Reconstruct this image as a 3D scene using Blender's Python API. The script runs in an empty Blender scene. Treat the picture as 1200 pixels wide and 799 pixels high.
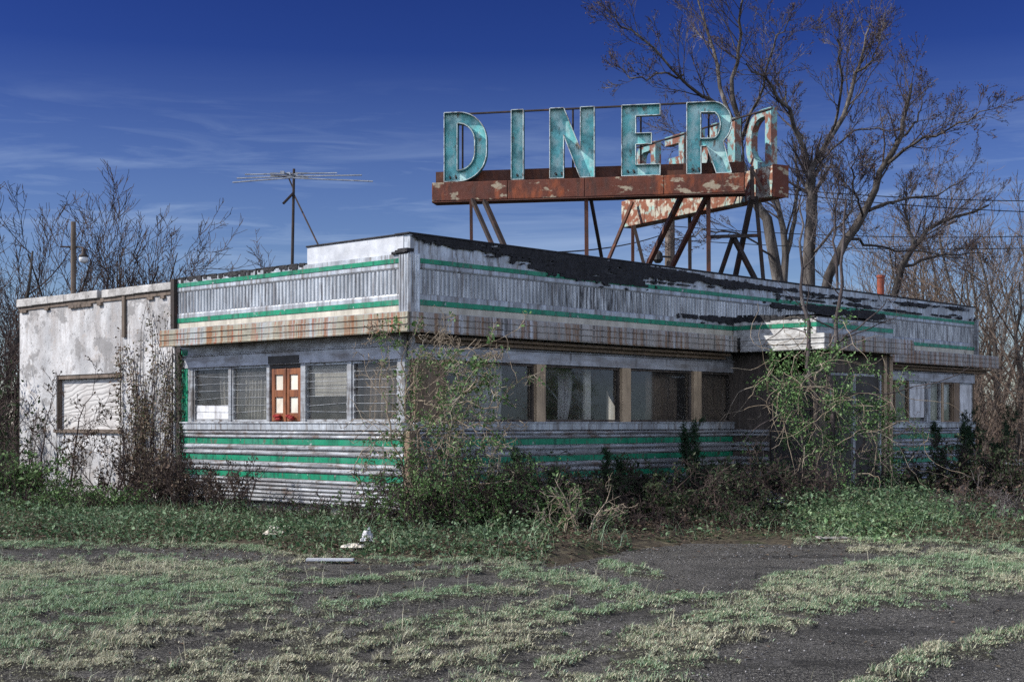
import bpy, bmesh, math, random
import numpy as np
from mathutils import Vector
from mathutils.geometry import tessellate_polygon

R = math.radians
F, CX, HY, EYE = 1676.0, 600.0, 495.0, 1.6
S = bpy.context.scene
COL = S.collection
rnd = random.Random(7)

# ------------------------------------------------------------------ camera geometry used for measuring
def W(px, py, dep):
    return Vector(((px - CX) / F * dep, dep, EYE + (HY - py) / F * dep))
def G(px, py):
    dep = F * EYE / (py - HY)
    return ((px - CX) / F * dep, dep)
BC = Vector((-1.54, 21.5, 0)); BA = R(46.9)
UX = Vector((math.cos(BA), math.sin(BA), 0)); VX = Vector((-math.sin(BA), math.cos(BA), 0))
def front(px, d=0.0):
    r = (px - CX) / F
    ox, oy = BC.x - VX.x * d, BC.y - VX.y * d
    return (r * oy - ox) / (UX.x - r * UX.y)
def left(px, d=0.0):
    r = (px - CX) / F
    ox, oy = BC.x - UX.x * d, BC.y - UX.y * d
    return (r * oy - ox) / (VX.x - r * VX.y)
def B2W(x, y, z=0.0):
    return BC + UX * x + VX * y + Vector((0, 0, z))
def toB(X, Y):
    rx, ry = X - BC.x, Y - BC.y
    return rx * UX.x + ry * UX.y, rx * VX.x + ry * VX.y

# ------------------------------------------------------------------ object helpers
def tag(o, label=None, cat=None, group=None, kind=None):
    if label: o['label'] = label
    if cat: o['category'] = cat
    if group: o['group'] = group
    if kind: o['kind'] = kind
    return o
def empty(name, loc, label, cat, group=None, rz=0.0):
    o = bpy.data.objects.new(name, None); COL.objects.link(o)
    o.empty_display_size = 0.2; o.location = loc; o.rotation_euler = (0, 0, rz)
    return tag(o, label, cat, group)
def link(name, me, mats, parent=None, loc=None):
    if not isinstance(mats, (list, tuple)): mats = [mats]
    for m in mats: me.materials.append(m)
    o = bpy.data.objects.new(name, me); COL.objects.link(o)
    if parent is not None: o.parent = parent
    if loc is not None: o.location = loc
    return o
def fr(s, d, z): return (s, -d, z)
def le(s, d, z): return (-d, s, z)
def xyz(s, d, z): return (s, d, z)

class MB:
    def __init__(self): self.v = []; self.f = []; self.mi = []; self.cur = 0
    def add(self, vs, fs):
        b = len(self.v); self.v += [tuple(p) for p in vs]
        for f in fs: self.f.append([b + i for i in f]); self.mi.append(self.cur)
    def box(self, s0, s1, d0, d1, z0, z1, m=xyz):
        c = [m(s, d, z) for z in (z0, z1) for d in (d0, d1) for s in (s0, s1)]
        self.add(c, [(0,1,3,2), (4,5,7,6), (0,1,5,4), (2,3,7,6), (0,2,6,4), (1,3,7,5)])
    def prof(self, pts, s0, s1, m=xyz, closed=True, n=1):   # (d,z) profile swept along s
        k = len(pts); vs = []
        for i in range(n + 1):
            s = s0 + (s1 - s0) * i / n
            vs += [m(s, d, z) for d, z in pts]
        fs = []
        for i in range(n):
            for j in range(k if closed else k - 1):
                a = i * k + j; b = i * k + (j + 1) % k
                fs.append((a, b, b + k, a + k))
        if closed: fs += [tuple(range(k)), tuple(range(n * k, n * k + k))]
        self.add(vs, fs)
    def bar(self, p, q, r, n=6, r2=None):
        p, q = Vector(p), Vector(q); t = (q - p).normalized()
        ref = Vector((0, 0, 1)) if abs(t.z) < 0.9 else Vector((1, 0, 0))
        a = t.cross(ref).normalized(); b = t.cross(a); r2 = r if r2 is None else r2
        vs = []
        for c, rr in ((p, r), (q, r2)):
            for i in range(n):
                w = 2 * math.pi * (i + 0.5) / n
                vs.append(c + (a * math.cos(w) + b * math.sin(w)) * rr)
        fs = [(i, (i + 1) % n, n + (i + 1) % n, n + i) for i in range(n)] + [tuple(range(n)), tuple(range(n, 2 * n))]
        self.add(vs, fs)
    def lathe(self, c, prof, n=14):
        c = Vector(c); vs = []
        for r, z in prof:
            for i in range(n):
                w = 2 * math.pi * i / n; vs.append(c + Vector((r * math.cos(w), r * math.sin(w), z)))
        fs = []
        for j in range(len(prof) - 1):
            for i in range(n): fs.append((j*n+i, j*n+(i+1)%n, (j+1)*n+(i+1)%n, (j+1)*n+i))
        fs += [tuple(range(n)), tuple(range((len(prof)-1)*n, len(prof)*n))]
        self.add(vs, fs)
    def build(self, name, mats, parent=None, loc=None, bevel=0.0, smooth=False):
        me = bpy.data.meshes.new(name); me.from_pydata(self.v, [], self.f)
        if any(self.mi): me.polygons.foreach_set('material_index', self.mi)
        bm = bmesh.new(); bm.from_mesh(me); bmesh.ops.recalc_face_normals(bm, faces=bm.faces)
        bm.to_mesh(me); bm.free()
        if smooth: me.polygons.foreach_set('use_smooth', [True] * len(me.polygons))
        o = link(name, me, mats, parent, loc)
        if bevel:
            b = o.modifiers.new('bevel', 'BEVEL'); b.width = bevel; b.segments = 2; b.limit_method = 'ANGLE'
        return o

def np_mesh(name, V, faces, mi=None, smooth=False):
    """V (n,3); faces: list of (m,k) int arrays"""
    me = bpy.data.meshes.new(name)
    V = np.asarray(V, dtype=np.float32)
    me.vertices.add(len(V)); me.vertices.foreach_set('co', V.ravel())
    loops = np.concatenate([f.ravel() for f in faces]).astype(np.int32)
    tot = np.concatenate([np.full(len(f), f.shape[1]) for f in faces]).astype(np.int32)
    start = (np.cumsum(tot) - tot).astype(np.int32)
    me.loops.add(len(loops)); me.loops.foreach_set('vertex_index', loops)
    me.polygons.add(len(tot)); me.polygons.foreach_set('loop_start', start)
    try: me.polygons.foreach_set('loop_total', tot)
    except Exception: pass
    if mi is not None: me.polygons.foreach_set('material_index', np.asarray(mi, dtype=np.int32))
    me.polygons.foreach_set('use_smooth', np.full(len(tot), smooth))
    me.update(calc_edges=True); me.validate()
    return me

def tubes(lines, sides=4):
    """lines: list of (pts k x 3, radii k) -> V, F4"""
    groups = {}
    for P, r in lines: groups.setdefault(len(P), []).append((P, r))
    Vs, Fs, base = [], [], 0
    for k, L in groups.items():
        P = np.array([a for a, _ in L], dtype=float); r = np.array([b for _, b in L], dtype=float)
        T = np.zeros_like(P); T[:, 1:-1] = P[:, 2:] - P[:, :-2]; T[:, 0] = P[:, 1] - P[:, 0]; T[:, -1] = P[:, -1] - P[:, -2]
        T /= np.linalg.norm(T, axis=2, keepdims=True) + 1e-9
        ax = np.abs(T[:, 0]).argmin(axis=1); ref = np.eye(3)[ax][:, None, :]
        A = np.cross(T, np.broadcast_to(ref, T.shape)); A /= np.linalg.norm(A, axis=2, keepdims=True) + 1e-9
        Bn = np.cross(T, A)
        w = 2 * np.pi * np.arange(sides) / sides
        V = P[:, :, None, :] + r[:, :, None, None] * (A[:, :, None, :] * np.cos(w)[None, None, :, None] + Bn[:, :, None, :] * np.sin(w)[None, None, :, None])
        m = len(L); idx = np.arange(m * k * sides).reshape(m, k, sides) + base
        a = idx[:, :-1, :]; b = np.roll(a, -1, axis=2); c = idx[:, 1:, :]; d = np.roll(c, -1, axis=2)
        Fs.append(np.stack([a, b, d, c], axis=-1).reshape(-1, 4)); Vs.append(V.reshape(-1, 3)); base += m * k * sides
    return np.concatenate(Vs), np.concatenate(Fs)

def leaves(P, size, rng, flat=0.0, aspect=0.55, lift=None):
    """folded rhombus leaves at points P; flat 0 random..1 horizontal"""
    n = len(P); P = np.asarray(P, dtype=float)
    d = rng.normal(size=(n, 3)); d[:, 2] = d[:, 2] * (1 - flat)
    if lift is not None: d[:, 2] += lift
    d /= np.linalg.norm(d, axis=1, keepdims=True) + 1e-9
    up = rng.normal(size=(n, 3)) * (1 - flat) + np.array([0, 0, 1.0]) * (0.4 + flat)
    s = np.cross(d, up); s /= np.linalg.norm(s, axis=1, keepdims=True) + 1e-9
    nn = np.cross(s, d)
    L = size * rng.uniform(0.55, 1.25, n)[:, None]; w = L * aspect * 0.5
    V = np.empty((n, 4, 3))
    V[:, 0] = P; V[:, 1] = P + d * L * 0.5 + s * w + nn * L * 0.12
    V[:, 2] = P + d * L; V[:, 3] = P + d * L * 0.5 - s * w + nn * L * 0.12
    idx = np.arange(n * 4).reshape(n, 4)
    F3 = np.concatenate([idx[:, [0, 1, 2]], idx[:, [0, 2, 3]]])
    return V.reshape(-1, 3), F3

def vnoise(x, y, seed=0):
    xi = np.floor(x).astype(np.int64); yi = np.floor(y).astype(np.int64); fx = x - xi; fy = y - yi
    fx = fx * fx * (3 - 2 * fx); fy = fy * fy * (3 - 2 * fy)
    def h(a, b):
        k = (a * 374761393 + b * 668265263 + seed * 974711) & 0x7fffffff
        k = ((k ^ (k >> 13)) * 1274126177) & 0x7fffffff
        k = k ^ (k >> 16)
        return (k & 0xffff) / 65535.0
    return (h(xi, yi) * (1 - fx) + h(xi + 1, yi) * fx) * (1 - fy) + (h(xi, yi + 1) * (1 - fx) + h(xi + 1, yi + 1) * fx) * fy
def fbm(x, y, seed=0, o=4):
    a, t, n = 0.5, 0, 0
    for i in range(o):
        t = t + a * vnoise(x * 2 ** i, y * 2 ** i, seed + i); n += a; a *= 0.5
    return t / n

# ------------------------------------------------------------------ materials
class NT:
    def __init__(self, name):
        self.m = bpy.data.materials.new(name); self.m.use_nodes = True
        self.t = self.m.node_tree; self.t.nodes.clear()
        self.out = self.t.nodes.new('ShaderNodeOutputMaterial')
        self.tc = self.t.nodes.new('ShaderNodeTexCoord')
    def n(self, ty, **k):
        o = self.t.nodes.new('ShaderNode' + ty)
        for a, b in k.items(): setattr(o, a, b)
        return o
    def l(self, a, b): self.t.links.new(a, b)
    def noise(self, scale=(1, 1, 1), detail=4.0, rough=0.55, coord='Object', off=(0, 0, 0)):
        mp = self.n('Mapping'); mp.inputs['Scale'].default_value = scale; mp.inputs['Location'].default_value = off
        self.l(self.tc.outputs[coord], mp.inputs['Vector'])
        no = self.n('TexNoise'); no.inputs['Scale'].default_value = 1.0
        no.inputs['Detail'].default_value = detail; no.inputs['Roughness'].default_value = rough
        self.l(mp.outputs[0], no.inputs['Vector'])
        return no.outputs['Fac']
    def rng(self, fac, lo, hi, a=0.0, b=1.0):
        r = self.n('MapRange'); r.clamp = True
        for i, v in zip(('From Min', 'From Max', 'To Min', 'To Max'), (lo, hi, a, b)): r.inputs[i].default_value = v
        self.l(fac, r.inputs['Value']); return r.outputs[0]
    def math(self, op, a, b):
        o = self.n('Math', operation=op)
        for i, v in enumerate((a, b)):
            if isinstance(v, (int, float)): o.inputs[i].default_value = v
            else: self.l(v, o.inputs[i])
        return o.outputs[0]
    def mix(self, fac, a, b):
        o = self.n('Mix', data_type='RGBA')
        if isinstance(fac, (int, float)): o.inputs[0].default_value = fac
        else: self.l(fac, o.inputs[0])
        for i, v in ((6, a), (7, b)):
            if isinstance(v, (tuple, list)): o.inputs[i].default_value = (*v[:3], 1)
            else: self.l(v, o.inputs[i])
        return o.outputs[2]
    def bump(self, h, strength=0.3, dist=0.02, prev=None):
        b = self.n('Bump'); b.inputs['Strength'].default_value = strength; b.inputs['Distance'].default_value = dist
        self.l(h, b.inputs['Height'])
        if prev is not None: self.l(prev, b.inputs['Normal'])
        return b.outputs[0]
    def principled(self, col, rough=0.6, metal=0.0, normal=None, spec=0.4):
        p = self.n('BsdfPrincipled')
        for key, v in (('Base Color', col), ('Roughness', rough), ('Metallic', metal)):
            if isinstance(v, (int, float)): p.inputs[key].default_value = v
            elif isinstance(v, (tuple, list)): p.inputs[key].default_value = (*v[:3], 1)
            else: self.l(v, p.inputs[key])
        p.inputs['Specular IOR Level'].default_value = spec
        if normal is not None: self.l(normal, p.inputs['Normal'])
        self.l(p.outputs[0], self.out.inputs['Surface'])
        return p
    def zrange(self, z0, z1, coord='Object'):
        s = self.n('SeparateXYZ'); self.l(self.tc.outputs[coord], s.inputs[0])
        return self.rng(s.outputs['Z'], z0, z1)

def layered(name, base, layers=(), rough=0.6, metal=0.0, bump=(30, 0.25, 0.01), var=0.25, spec=0.4, rlay=0.25):
    """base colour + stains: (colour, scale3, lo, hi, amount[, off])"""
    t = NT(name)
    v = t.noise((3, 3, 3), 6)
    c = t.mix(t.rng(v, 0.3, 0.7), tuple(x * (1 - var) for x in base), tuple(min(1, x * (1 + var)) for x in base))
    r = rough; met = metal
    for i, L in enumerate(layers):
        col, sc, lo, hi, am = L[:5]
        f = t.rng(t.noise(sc, 7, 0.62, off=L[5] if len(L) > 5 else (i * 3.7, i * 1.3, i * 5.1)), lo, hi, 0, am)
        c = t.mix(f, c, col)
        if isinstance(met, (int, float)) and metal > 0 and i == 0:
            met = t.math('MULTIPLY', t.math('SUBTRACT', 1.0, f), metal)
        elif metal > 0:
            met = t.math('MULTIPLY', t.math('SUBTRACT', 1.0, f), met)
    rr = t.rng(t.noise((9, 9, 9), 5), 0.3, 0.7, max(0.05, rough - rlay / 2), min(1, rough + rlay / 2))
    nb = t.bump(t.noise((bump[0],) * 3, 6), bump[1], bump[2]) if bump else None
    t.principled(c, rr, met, nb, spec)
    return t.m

def leafmat(name, cols, rough=0.6, trans=0.25):
    t = NT(name)
    g = t.n('NewGeometry'); cr = t.n('ValToRGB'); cr.color_ramp.interpolation = 'LINEAR'
    while len(cr.color_ramp.elements) < len(cols): cr.color_ramp.elements.new(0.5)
    for i, c in enumerate(cols):
        cr.color_ramp.elements[i].position = i / (len(cols) - 1); cr.color_ramp.elements[i].color = (*c, 1)
    t.l(g.outputs['Random Per Island'], cr.inputs[0])
    p = t.n('BsdfPrincipled'); p.inputs['Roughness'].default_value = rough; p.inputs['Specular IOR Level'].default_value = 0.3
    t.l(cr.outputs[0], p.inputs['Base Color'])
    tr = t.n('BsdfTranslucent'); t.l(cr.outputs[0], tr.inputs['Color'])
    mx = t.n('MixShader'); mx.inputs[0].default_value = trans
    t.l(p.outputs[0], mx.inputs[1]); t.l(tr.outputs[0], mx.inputs[2]); t.l(mx.outputs[0], t.out.inputs['Surface'])
    return t.m

RUST = (0.13, 0.035, 0.015); RUSTO = (0.30, 0.09, 0.03); DIRT = (0.06, 0.05, 0.045)
M = {}
M['metal'] = layered('weathered_aluminium', (0.40, 0.42, 0.44), [((0.17, 0.17, 0.18), (2, 2, 14), 0.44, 0.60, 0.8), ((0.07, 0.055, 0.045), (6, 6, 1.2), 0.50, 0.64, 0.85), ((0.04, 0.035, 0.035), (1.6, 1.6, 5), 0.58, 0.70, 0.6)], 0.45, 0.5)
M['metal_clean'] = layered('dull_aluminium', (0.46, 0.49, 0.52), [((0.19, 0.20, 0.22), (5, 5, 1.0), 0.44, 0.58, 0.8), ((0.10, 0.075, 0.055), (14, 14, 1.2), 0.52, 0.64, 0.7), ((0.06, 0.05, 0.045), (9, 9, 2.5), 0.60, 0.70, 0.8)], 0.42, 0.45)
M['siding'] = layered('ribbed_steel', (0.40, 0.42, 0.44), [((0.11, 0.105, 0.11), (0.8, 0.8, 26), 0.42, 0.58, 0.85), ((0.10, 0.065, 0.045), (3, 3, 5), 0.52, 0.64, 0.8), ((0.60, 0.61, 0.64), (1.4, 1.4, 34), 0.56, 0.68, 0.6), ((0.05, 0.04, 0.035), (12, 12, 6), 0.58, 0.68, 0.7)], 0.4, 0.5)
M['green'] = layered('green_enamel', (0.008, 0.19, 0.10), [((0.05, 0.22, 0.15), (1.2, 1.2, 4), 0.48, 0.62, 0.6), ((0.012, 0.06, 0.04), (9, 9, 1.5), 0.5, 0.66, 0.75), ((0.10, 0.09, 0.07), (11, 11, 5), 0.57, 0.67, 0.85), ((0.34, 0.35, 0.36), (8, 8, 8), 0.65, 0.68, 0.9)], 0.4, 0.0)
M['cream'] = layered('stained_cream', (0.47, 0.44, 0.37), [((0.27, 0.25, 0.2), (8, 8, 0.8), 0.45, 0.65, 0.7), (RUSTO, (9, 9, 0.7), 0.60, 0.75, 0.7)], 0.55, 0.15)
M['fascia_rust'] = layered('rust_streaked_fascia', (0.29, 0.275, 0.215), [((0.34, 0.39, 0.43), (1.3, 1.3, 0.2), 0.50, 0.60, 0.7), ((0.20, 0.075, 0.022), (9, 9, 0.5), 0.47, 0.60, 0.85), ((0.28, 0.055, 0.02), (13, 13, 1.2), 0.57, 0.66, 0.8), ((0.07, 0.06, 0.05), (16, 16, 1.0), 0.58, 0.72, 0.6)], 0.5, 0.25)
M['fascia_front'] = layered('grey_fascia', (0.33, 0.31, 0.29), [((0.50, 0.53, 0.58), (1.4, 1.4, 0.2), 0.55, 0.60, 0.8), ((0.19, 0.095, 0.04), (10, 10, 0.5), 0.47, 0.60, 0.85), ((0.045, 0.04, 0.036), (17, 17, 0.7), 0.53, 0.64, 0.85)], 0.5, 0.35)
M['fascia_white'] = layered('peeling_white_fascia', (0.46, 0.46, 0.45), [((0.20, 0.19, 0.18), (6, 6, 11), 0.46, 0.62, 0.8), ((0.07, 0.065, 0.06), (14, 14, 9), 0.59, 0.7, 0.8)], 0.6, 0.1)
M['tar'] = layered('black_roof_tar', (0.012, 0.012, 0.015), [((0.035, 0.035, 0.04), (12, 12, 12), 0.5, 0.7, 0.6)], 0.75, 0.0, bump=(22, 0.9, 0.04))
M['white_metal'] = layered('white_painted_metal', (0.48, 0.50, 0.53), [((0.40, 0.42, 0.46), (3, 3, 5), 0.46, 0.62, 0.7), ((0.12, 0.10, 0.08), (10, 10, 4), 0.64, 0.74, 0.7)], 0.5, 0.1)
def corr_mat():
    t = NT('corrugated_steel')
    c = t.mix(t.rng(t.noise((2.2, 2.2, 1.2), 6), 0.35, 0.65), (0.29, 0.31, 0.33), (0.50, 0.53, 0.56))
    c = t.mix(t.rng(t.noise((16, 16, 1.6), 6), 0.51, 0.64, 0, 0.75), c, (0.14, 0.13, 0.13))
    # tar drips run down from the roof edge on the long side
    s = t.n('SeparateXYZ'); t.l(t.tc.outputs['Object'], s.inputs[0])
    zone = t.math('MULTIPLY', t.rng(s.outputs['X'], 2.2, 3.9), t.rng(s.outputs['X'], 7.0, 5.2))
    zone2 = t.math('MAXIMUM', zone, t.math('MULTIPLY', t.rng(s.outputs['X'], 8.5, 9.5), 0.6))
    d = t.math('MULTIPLY', t.rng(t.noise((30, 30, 2.2), 6, 0.6, off=(4, 2, 1)), 0.45, 0.60), zone2)
    c = t.mix(d, c, (0.02, 0.02, 0.025))
    met = t.math('MULTIPLY', t.math('SUBTRACT', 1.0, d), 0.5)
    t.principled(c, 0.5, met, t.bump(t.noise((25, 25, 25), 5), 0.3, 0.01))
    return t.m
M['corr'] = corr_mat()
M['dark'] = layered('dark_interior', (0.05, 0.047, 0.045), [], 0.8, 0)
M['brown_wood'] = layered('brown_weathered_wood', (0.19, 0.135, 0.09), [((0.08, 0.06, 0.045), (12, 12, 0.9), 0.48, 0.66, 0.8), ((0.30, 0.25, 0.2), (9, 9, 0.7), 0.58, 0.72, 0.6)], 0.75, 0)  # the brown is the weathered wood's own colour
M['soot_wood'] = layered('sooty_panel', (0.085, 0.068, 0.056), [((0.03, 0.026, 0.024), (8, 8, 0.9), 0.46, 0.62, 0.85), ((0.17, 0.15, 0.135), (9, 9, 0.7), 0.60, 0.70, 0.7)], 0.8, 0)
M['pale_wood'] = layered('pale_weathered_wood', (0.38, 0.285, 0.19), [((0.15, 0.11, 0.08), (14, 14, 0.8), 0.5, 0.68, 0.8)], 0.75, 0)
M['header'] = layered('dull_header_metal', (0.40, 0.41, 0.44), [((0.15, 0.13, 0.12), (1.2, 1.2, 7), 0.45, 0.65, 0.75), ((0.07, 0.06, 0.055), (6, 6, 2), 0.56, 0.7, 0.75)], 0.5, 0.45)
M['soffit'] = layered('stained_soffit', (0.14, 0.11, 0.085), [((0.05, 0.04, 0.03), (2, 2, 2), 0.45, 0.65, 0.8)], 0.8, 0)
M['orange_wood'] = layered('varnished_wood', (0.22, 0.08, 0.032), [((0.10, 0.035, 0.018), (14, 14, 1.5), 0.45, 0.62, 0.85), ((0.06, 0.03, 0.02), (9, 9, 5), 0.62, 0.72, 0.7)], 0.45, 0)
M['paper'] = layered('yellowed_paper', (0.62, 0.58, 0.50), [((0.42, 0.36, 0.28), (6, 6, 6), 0.5, 0.65, 0.6)], 0.85, 0)
M['red'] = layered('faded_red_cloth', (0.30, 0.022, 0.02), [((0.2, 0.01, 0.01), (20, 20, 20), 0.5, 0.6, 0.8)], 0.8, 0, bump=(60, 0.8, 0.02))
M['curtain'] = layered('dusty_curtain', (0.40, 0.37, 0.32), [((0.24, 0.22, 0.2), (10, 10, 1), 0.45, 0.65, 0.7)], 0.9, 0)
M['curtain_dark'] = layered('grimy_curtain', (0.44, 0.43, 0.42), [((0.06, 0.055, 0.05), (10, 10, 1), 0.45, 0.65, 0.7)], 0.9, 0)
M['board'] = layered('white_board', (0.55, 0.56, 0.58), [((0.25, 0.24, 0.24), (6, 6, 2), 0.5, 0.65, 0.7), ((0.1, 0.09, 0.08), (10, 10, 3), 0.62, 0.7, 0.8)], 0.7, 0)
M['concrete'] = layered('stained_concrete', (0.33, 0.31, 0.29), [((0.12, 0.11, 0.1), (3, 3, 5), 0.48, 0.64, 0.7)], 0.9, 0, bump=(18, 0.5, 0.02))
def stucco():
    t = NT('peeling_white_stucco')
    c = t.mix(t.rng(t.noise((1.2, 1.2, 1.2), 7), 0.38, 0.62), (0.35, 0.355, 0.365), (0.56, 0.56, 0.565))
    c = t.mix(t.rng(t.noise((3.4, 3.4, 0.9), 9, 0.7), 0.48, 0.64, 0, 0.7), c, (0.27, 0.26, 0.26))          # rain streaks
    top = t.zrange(2.4, 3.7)
    c = t.mix(t.math('MULTIPLY', t.rng(t.noise((3.2, 3.2, 1.1), 8, 0.65, off=(5, 1, 2)), 0.44, 0.60), t.math('MULTIPLY', top, 0.75)), c, (0.30, 0.28, 0.27))
    c = t.mix(t.rng(t.noise((2.4, 2.4, 3.0), 9, 0.7, off=(1, 8, 3)), 0.56, 0.60, 0, 0.7), c, (0.36, 0.33, 0.31))
    c = t.mix(t.rng(t.noise((1.1, 1.1, 1.4), 10, 0.72, off=(4, 2, 7)), 0.53, 0.56, 0, 0.8), c, (0.21, 0.205, 0.205))
    c = t.mix(t.rng(t.noise((16, 16, 12), 6, 0.6, off=(3, 3, 9)), 0.61, 0.68, 0, 0.85), c, (0.06, 0.055, 0.05))
    foot = t.zrange(1.1, 0.1)
    c = t.mix(t.math('MULTIPLY', t.rng(t.noise((4, 4, 4), 7), 0.4, 0.6), t.math('MULTIPLY', foot, 0.7)), c, (0.20, 0.16, 0.13))
    vo = t.n('TexVoronoi', feature='DISTANCE_TO_EDGE'); vo.inputs['Scale'].default_value = 0.9
    mp = t.n('Mapping'); t.l(t.tc.outputs['Object'], mp.inputs[0]); t.l(mp.outputs[0], vo.inputs['Vector'])
    nb = t.bump(t.noise((14, 14, 14), 8, 0.7), 0.6, 0.02)
    nb = t.bump(t.noise((2.5, 2.5, 2.5), 5), 0.5, 0.06, nb)
    t.principled(c, 0.88, 0.0, nb, 0.2); return t.m
M['stucco'] = stucco()
def plywood():
    t = NT('painted_plywood')
    mp = t.n('Mapping'); mp.inputs['Scale'].default_value = (1, 1.0, 3.2); t.l(t.tc.outputs['Object'], mp.inputs[0])
    w = t.n('TexWave', wave_type='RINGS', rings_direction='SPHERICAL'); w.inputs['Scale'].default_value = 1.1; w.inputs['Distortion'].default_value = 14; w.inputs['Detail'].default_value = 3; w.inputs['Detail Scale'].default_value = 0.8
    t.l(mp.outputs[0], w.inputs['Vector'])
    c = t.mix(t.rng(w.outputs['Fac'], 0.0, 0.35, 1, 0), (0.50, 0.49, 0.48), (0.27, 0.265, 0.26))
    c = t.mix(t.rng(t.noise((2, 2, 2), 6), 0.5, 0.65, 0, 0.6), c, (0.30, 0.28, 0.27))
    t.principled(c, 0.8, 0, t.bump(w.outputs['Fac'], 0.4, 0.01), 0.2); return t.m
M['plywood'] = plywood()
M['coping'] = layered('crumbling_coping', (0.42, 0.41, 0.40), [((0.20, 0.19, 0.18), (4, 4, 4), 0.46, 0.62, 0.7), ((0.06, 0.05, 0.05), (9, 9, 9), 0.62, 0.7, 0.8)], 0.9, 0, bump=(12, 0.8, 0.03))
M['rust'] = layered('rusted_sign_metal', (0.095, 0.026, 0.014), [((0.30, 0.075, 0.025), (3, 3, 1.2), 0.50, 0.64, 0.8), ((0.36, 0.31, 0.22), (2.6, 2.6, 4.5), 0.56, 0.60, 0.85), ((0.04, 0.02, 0.015), (7, 7, 1.5), 0.52, 0.68, 0.7)], 0.75, 0.0, bump=(30, 0.4, 0.01))
M['rust_dark'] = layered('dark_rusted_board', (0.075, 0.028, 0.018), [((0.16, 0.05, 0.02), (5, 5, 1.2), 0.5, 0.65, 0.7), ((0.03, 0.015, 0.012), (8, 8, 3), 0.52, 0.68, 0.7)], 0.8, 0)
M['rust_pale'] = layered('peeling_sign_back', (0.42, 0.39, 0.31), [((0.24, 0.46, 0.42), (4, 4, 4), 0.52, 0.60, 0.75), ((0.20, 0.058, 0.024), (4.2, 4.2, 6), 0.45, 0.53, 0.95), ((0.11, 0.03, 0.015), (9, 9, 2.2), 0.53, 0.62, 0.9)], 0.75, 0)
M['letter'] = layered('faded_turquoise_enamel', (0.17, 0.53, 0.53), [((0.50, 0.68, 0.65), (4, 4, 2.5), 0.46, 0.58, 0.8), ((0.17, 0.09, 0.05), (6, 6, 3), 0.58, 0.66, 0.85), ((0.04, 0.19, 0.21), (3, 3, 3), 0.50, 0.64, 0.75), ((0.05, 0.04, 0.035), (14, 14, 5), 0.62, 0.70, 0.8)], 0.5, 0)
M['letter_rusty'] = layered('rusty_turquoise_enamel', (0.16, 0.33, 0.33), [((0.36, 0.37, 0.34), (4, 4, 4), 0.48, 0.6, 0.7), ((0.18, 0.06, 0.03), (5, 5, 4), 0.47, 0.55, 0.95)], 0.55, 0)
M['letter_side'] = layered('shaded_teal_side', (0.035, 0.15, 0.165), [((0.12, 0.05, 0.03), (9, 9, 4), 0.58, 0.68, 0.8)], 0.6, 0)  # darkened teal puts the shade inside the open letters into the wall colour
M['neon'] = layered('dead_neon_tube', (0.46, 0.53, 0.52), [((0.16, 0.12, 0.10), (7, 7, 7), 0.48, 0.60, 0.85)], 0.3, 0)
M['iron'] = layered('rusty_iron', (0.10, 0.038, 0.024), [((0.03, 0.02, 0.018), (4, 4, 2), 0.46, 0.62, 0.8), ((0.22, 0.07, 0.03), (7, 7, 3), 0.58, 0.7, 0.7)], 0.75, 0.1)
M['iron_dark'] = layered('dark_iron', (0.030, 0.022, 0.020), [((0.10, 0.04, 0.025), (5, 5, 2), 0.55, 0.68, 0.7)], 0.75, 0.1)
M['alu'] = layered('antenna_aluminium', (0.30, 0.31, 0.33), [((0.2, 0.19, 0.18), (9, 9, 9), 0.55, 0.7, 0.7)], 0.4, 0.8)
M['black'] = layered('black_cable', (0.015, 0.015, 0.016), [], 0.6, 0)
M['redpipe'] = layered('rusty_red_pipe', (0.26, 0.06, 0.03), [((0.10, 0.03, 0.02), (6, 6, 6), 0.5, 0.65, 0.8)], 0.7, 0)
M['post'] = layered('grey_post_wood', (0.13, 0.10, 0.08), [((0.05, 0.04, 0.03), (14, 14, 0.6), 0.48, 0.64, 0.8), ((0.24, 0.2, 0.17), (12, 12, 0.5), 0.58, 0.7, 0.6)], 0.85, 0)
def bark(name, a, b, pale):
    t = NT(name)
    c = t.mix(t.rng(t.noise((5, 5, 1.2), 7, 0.65), 0.38, 0.62), a, b)
    c = t.mix(t.rng(t.noise((2.2, 2.2, 1.3), 5, off=(3, 3, 3)), 0.55, 0.68, 0, 0.6), c, pale)
    t.principled(c, 0.9, 0, t.bump(t.noise((16, 16, 3), 6, 0.7), 0.9, 0.04), 0.15); return t.m
M['bark'] = bark('grey_brown_bark', (0.035, 0.031, 0.029), (0.125, 0.112, 0.102), (0.27, 0.255, 0.24))
M['bark_dark'] = bark('dark_bark', (0.026, 0.023, 0.022), (0.085, 0.075, 0.069), (0.18, 0.168, 0.158))
M['twig'] = bark('reddish_twig', (0.04, 0.033, 0.034), (0.10, 0.083, 0.082), (0.27, 0.25, 0.24))
M['twig_pale'] = bark('pale_dead_stem', (0.16, 0.125, 0.09), (0.36, 0.30, 0.23), (0.50, 0.45, 0.37))
M['twig_wood'] = bark('woodland_twig', (0.075, 0.055, 0.043), (0.165, 0.125, 0.10), (0.26, 0.22, 0.19))
M['twig_dark'] = bark('dark_twig', (0.03, 0.022, 0.022), (0.075, 0.055, 0.05), (0.14, 0.11, 0.095))  # kept extra dark to put the building's shade into the brush colour
M['bud'] = leafmat('brown_buds', [(0.03, 0.018, 0.02), (0.07, 0.038, 0.036), (0.11, 0.07, 0.055)], 0.8, 0.1)
M['leaf_green'] = leafmat('green_leaves', [(0.035, 0.09, 0.02), (0.09, 0.18, 0.05), (0.19, 0.28, 0.12), (0.05, 0.11, 0.04)])
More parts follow.
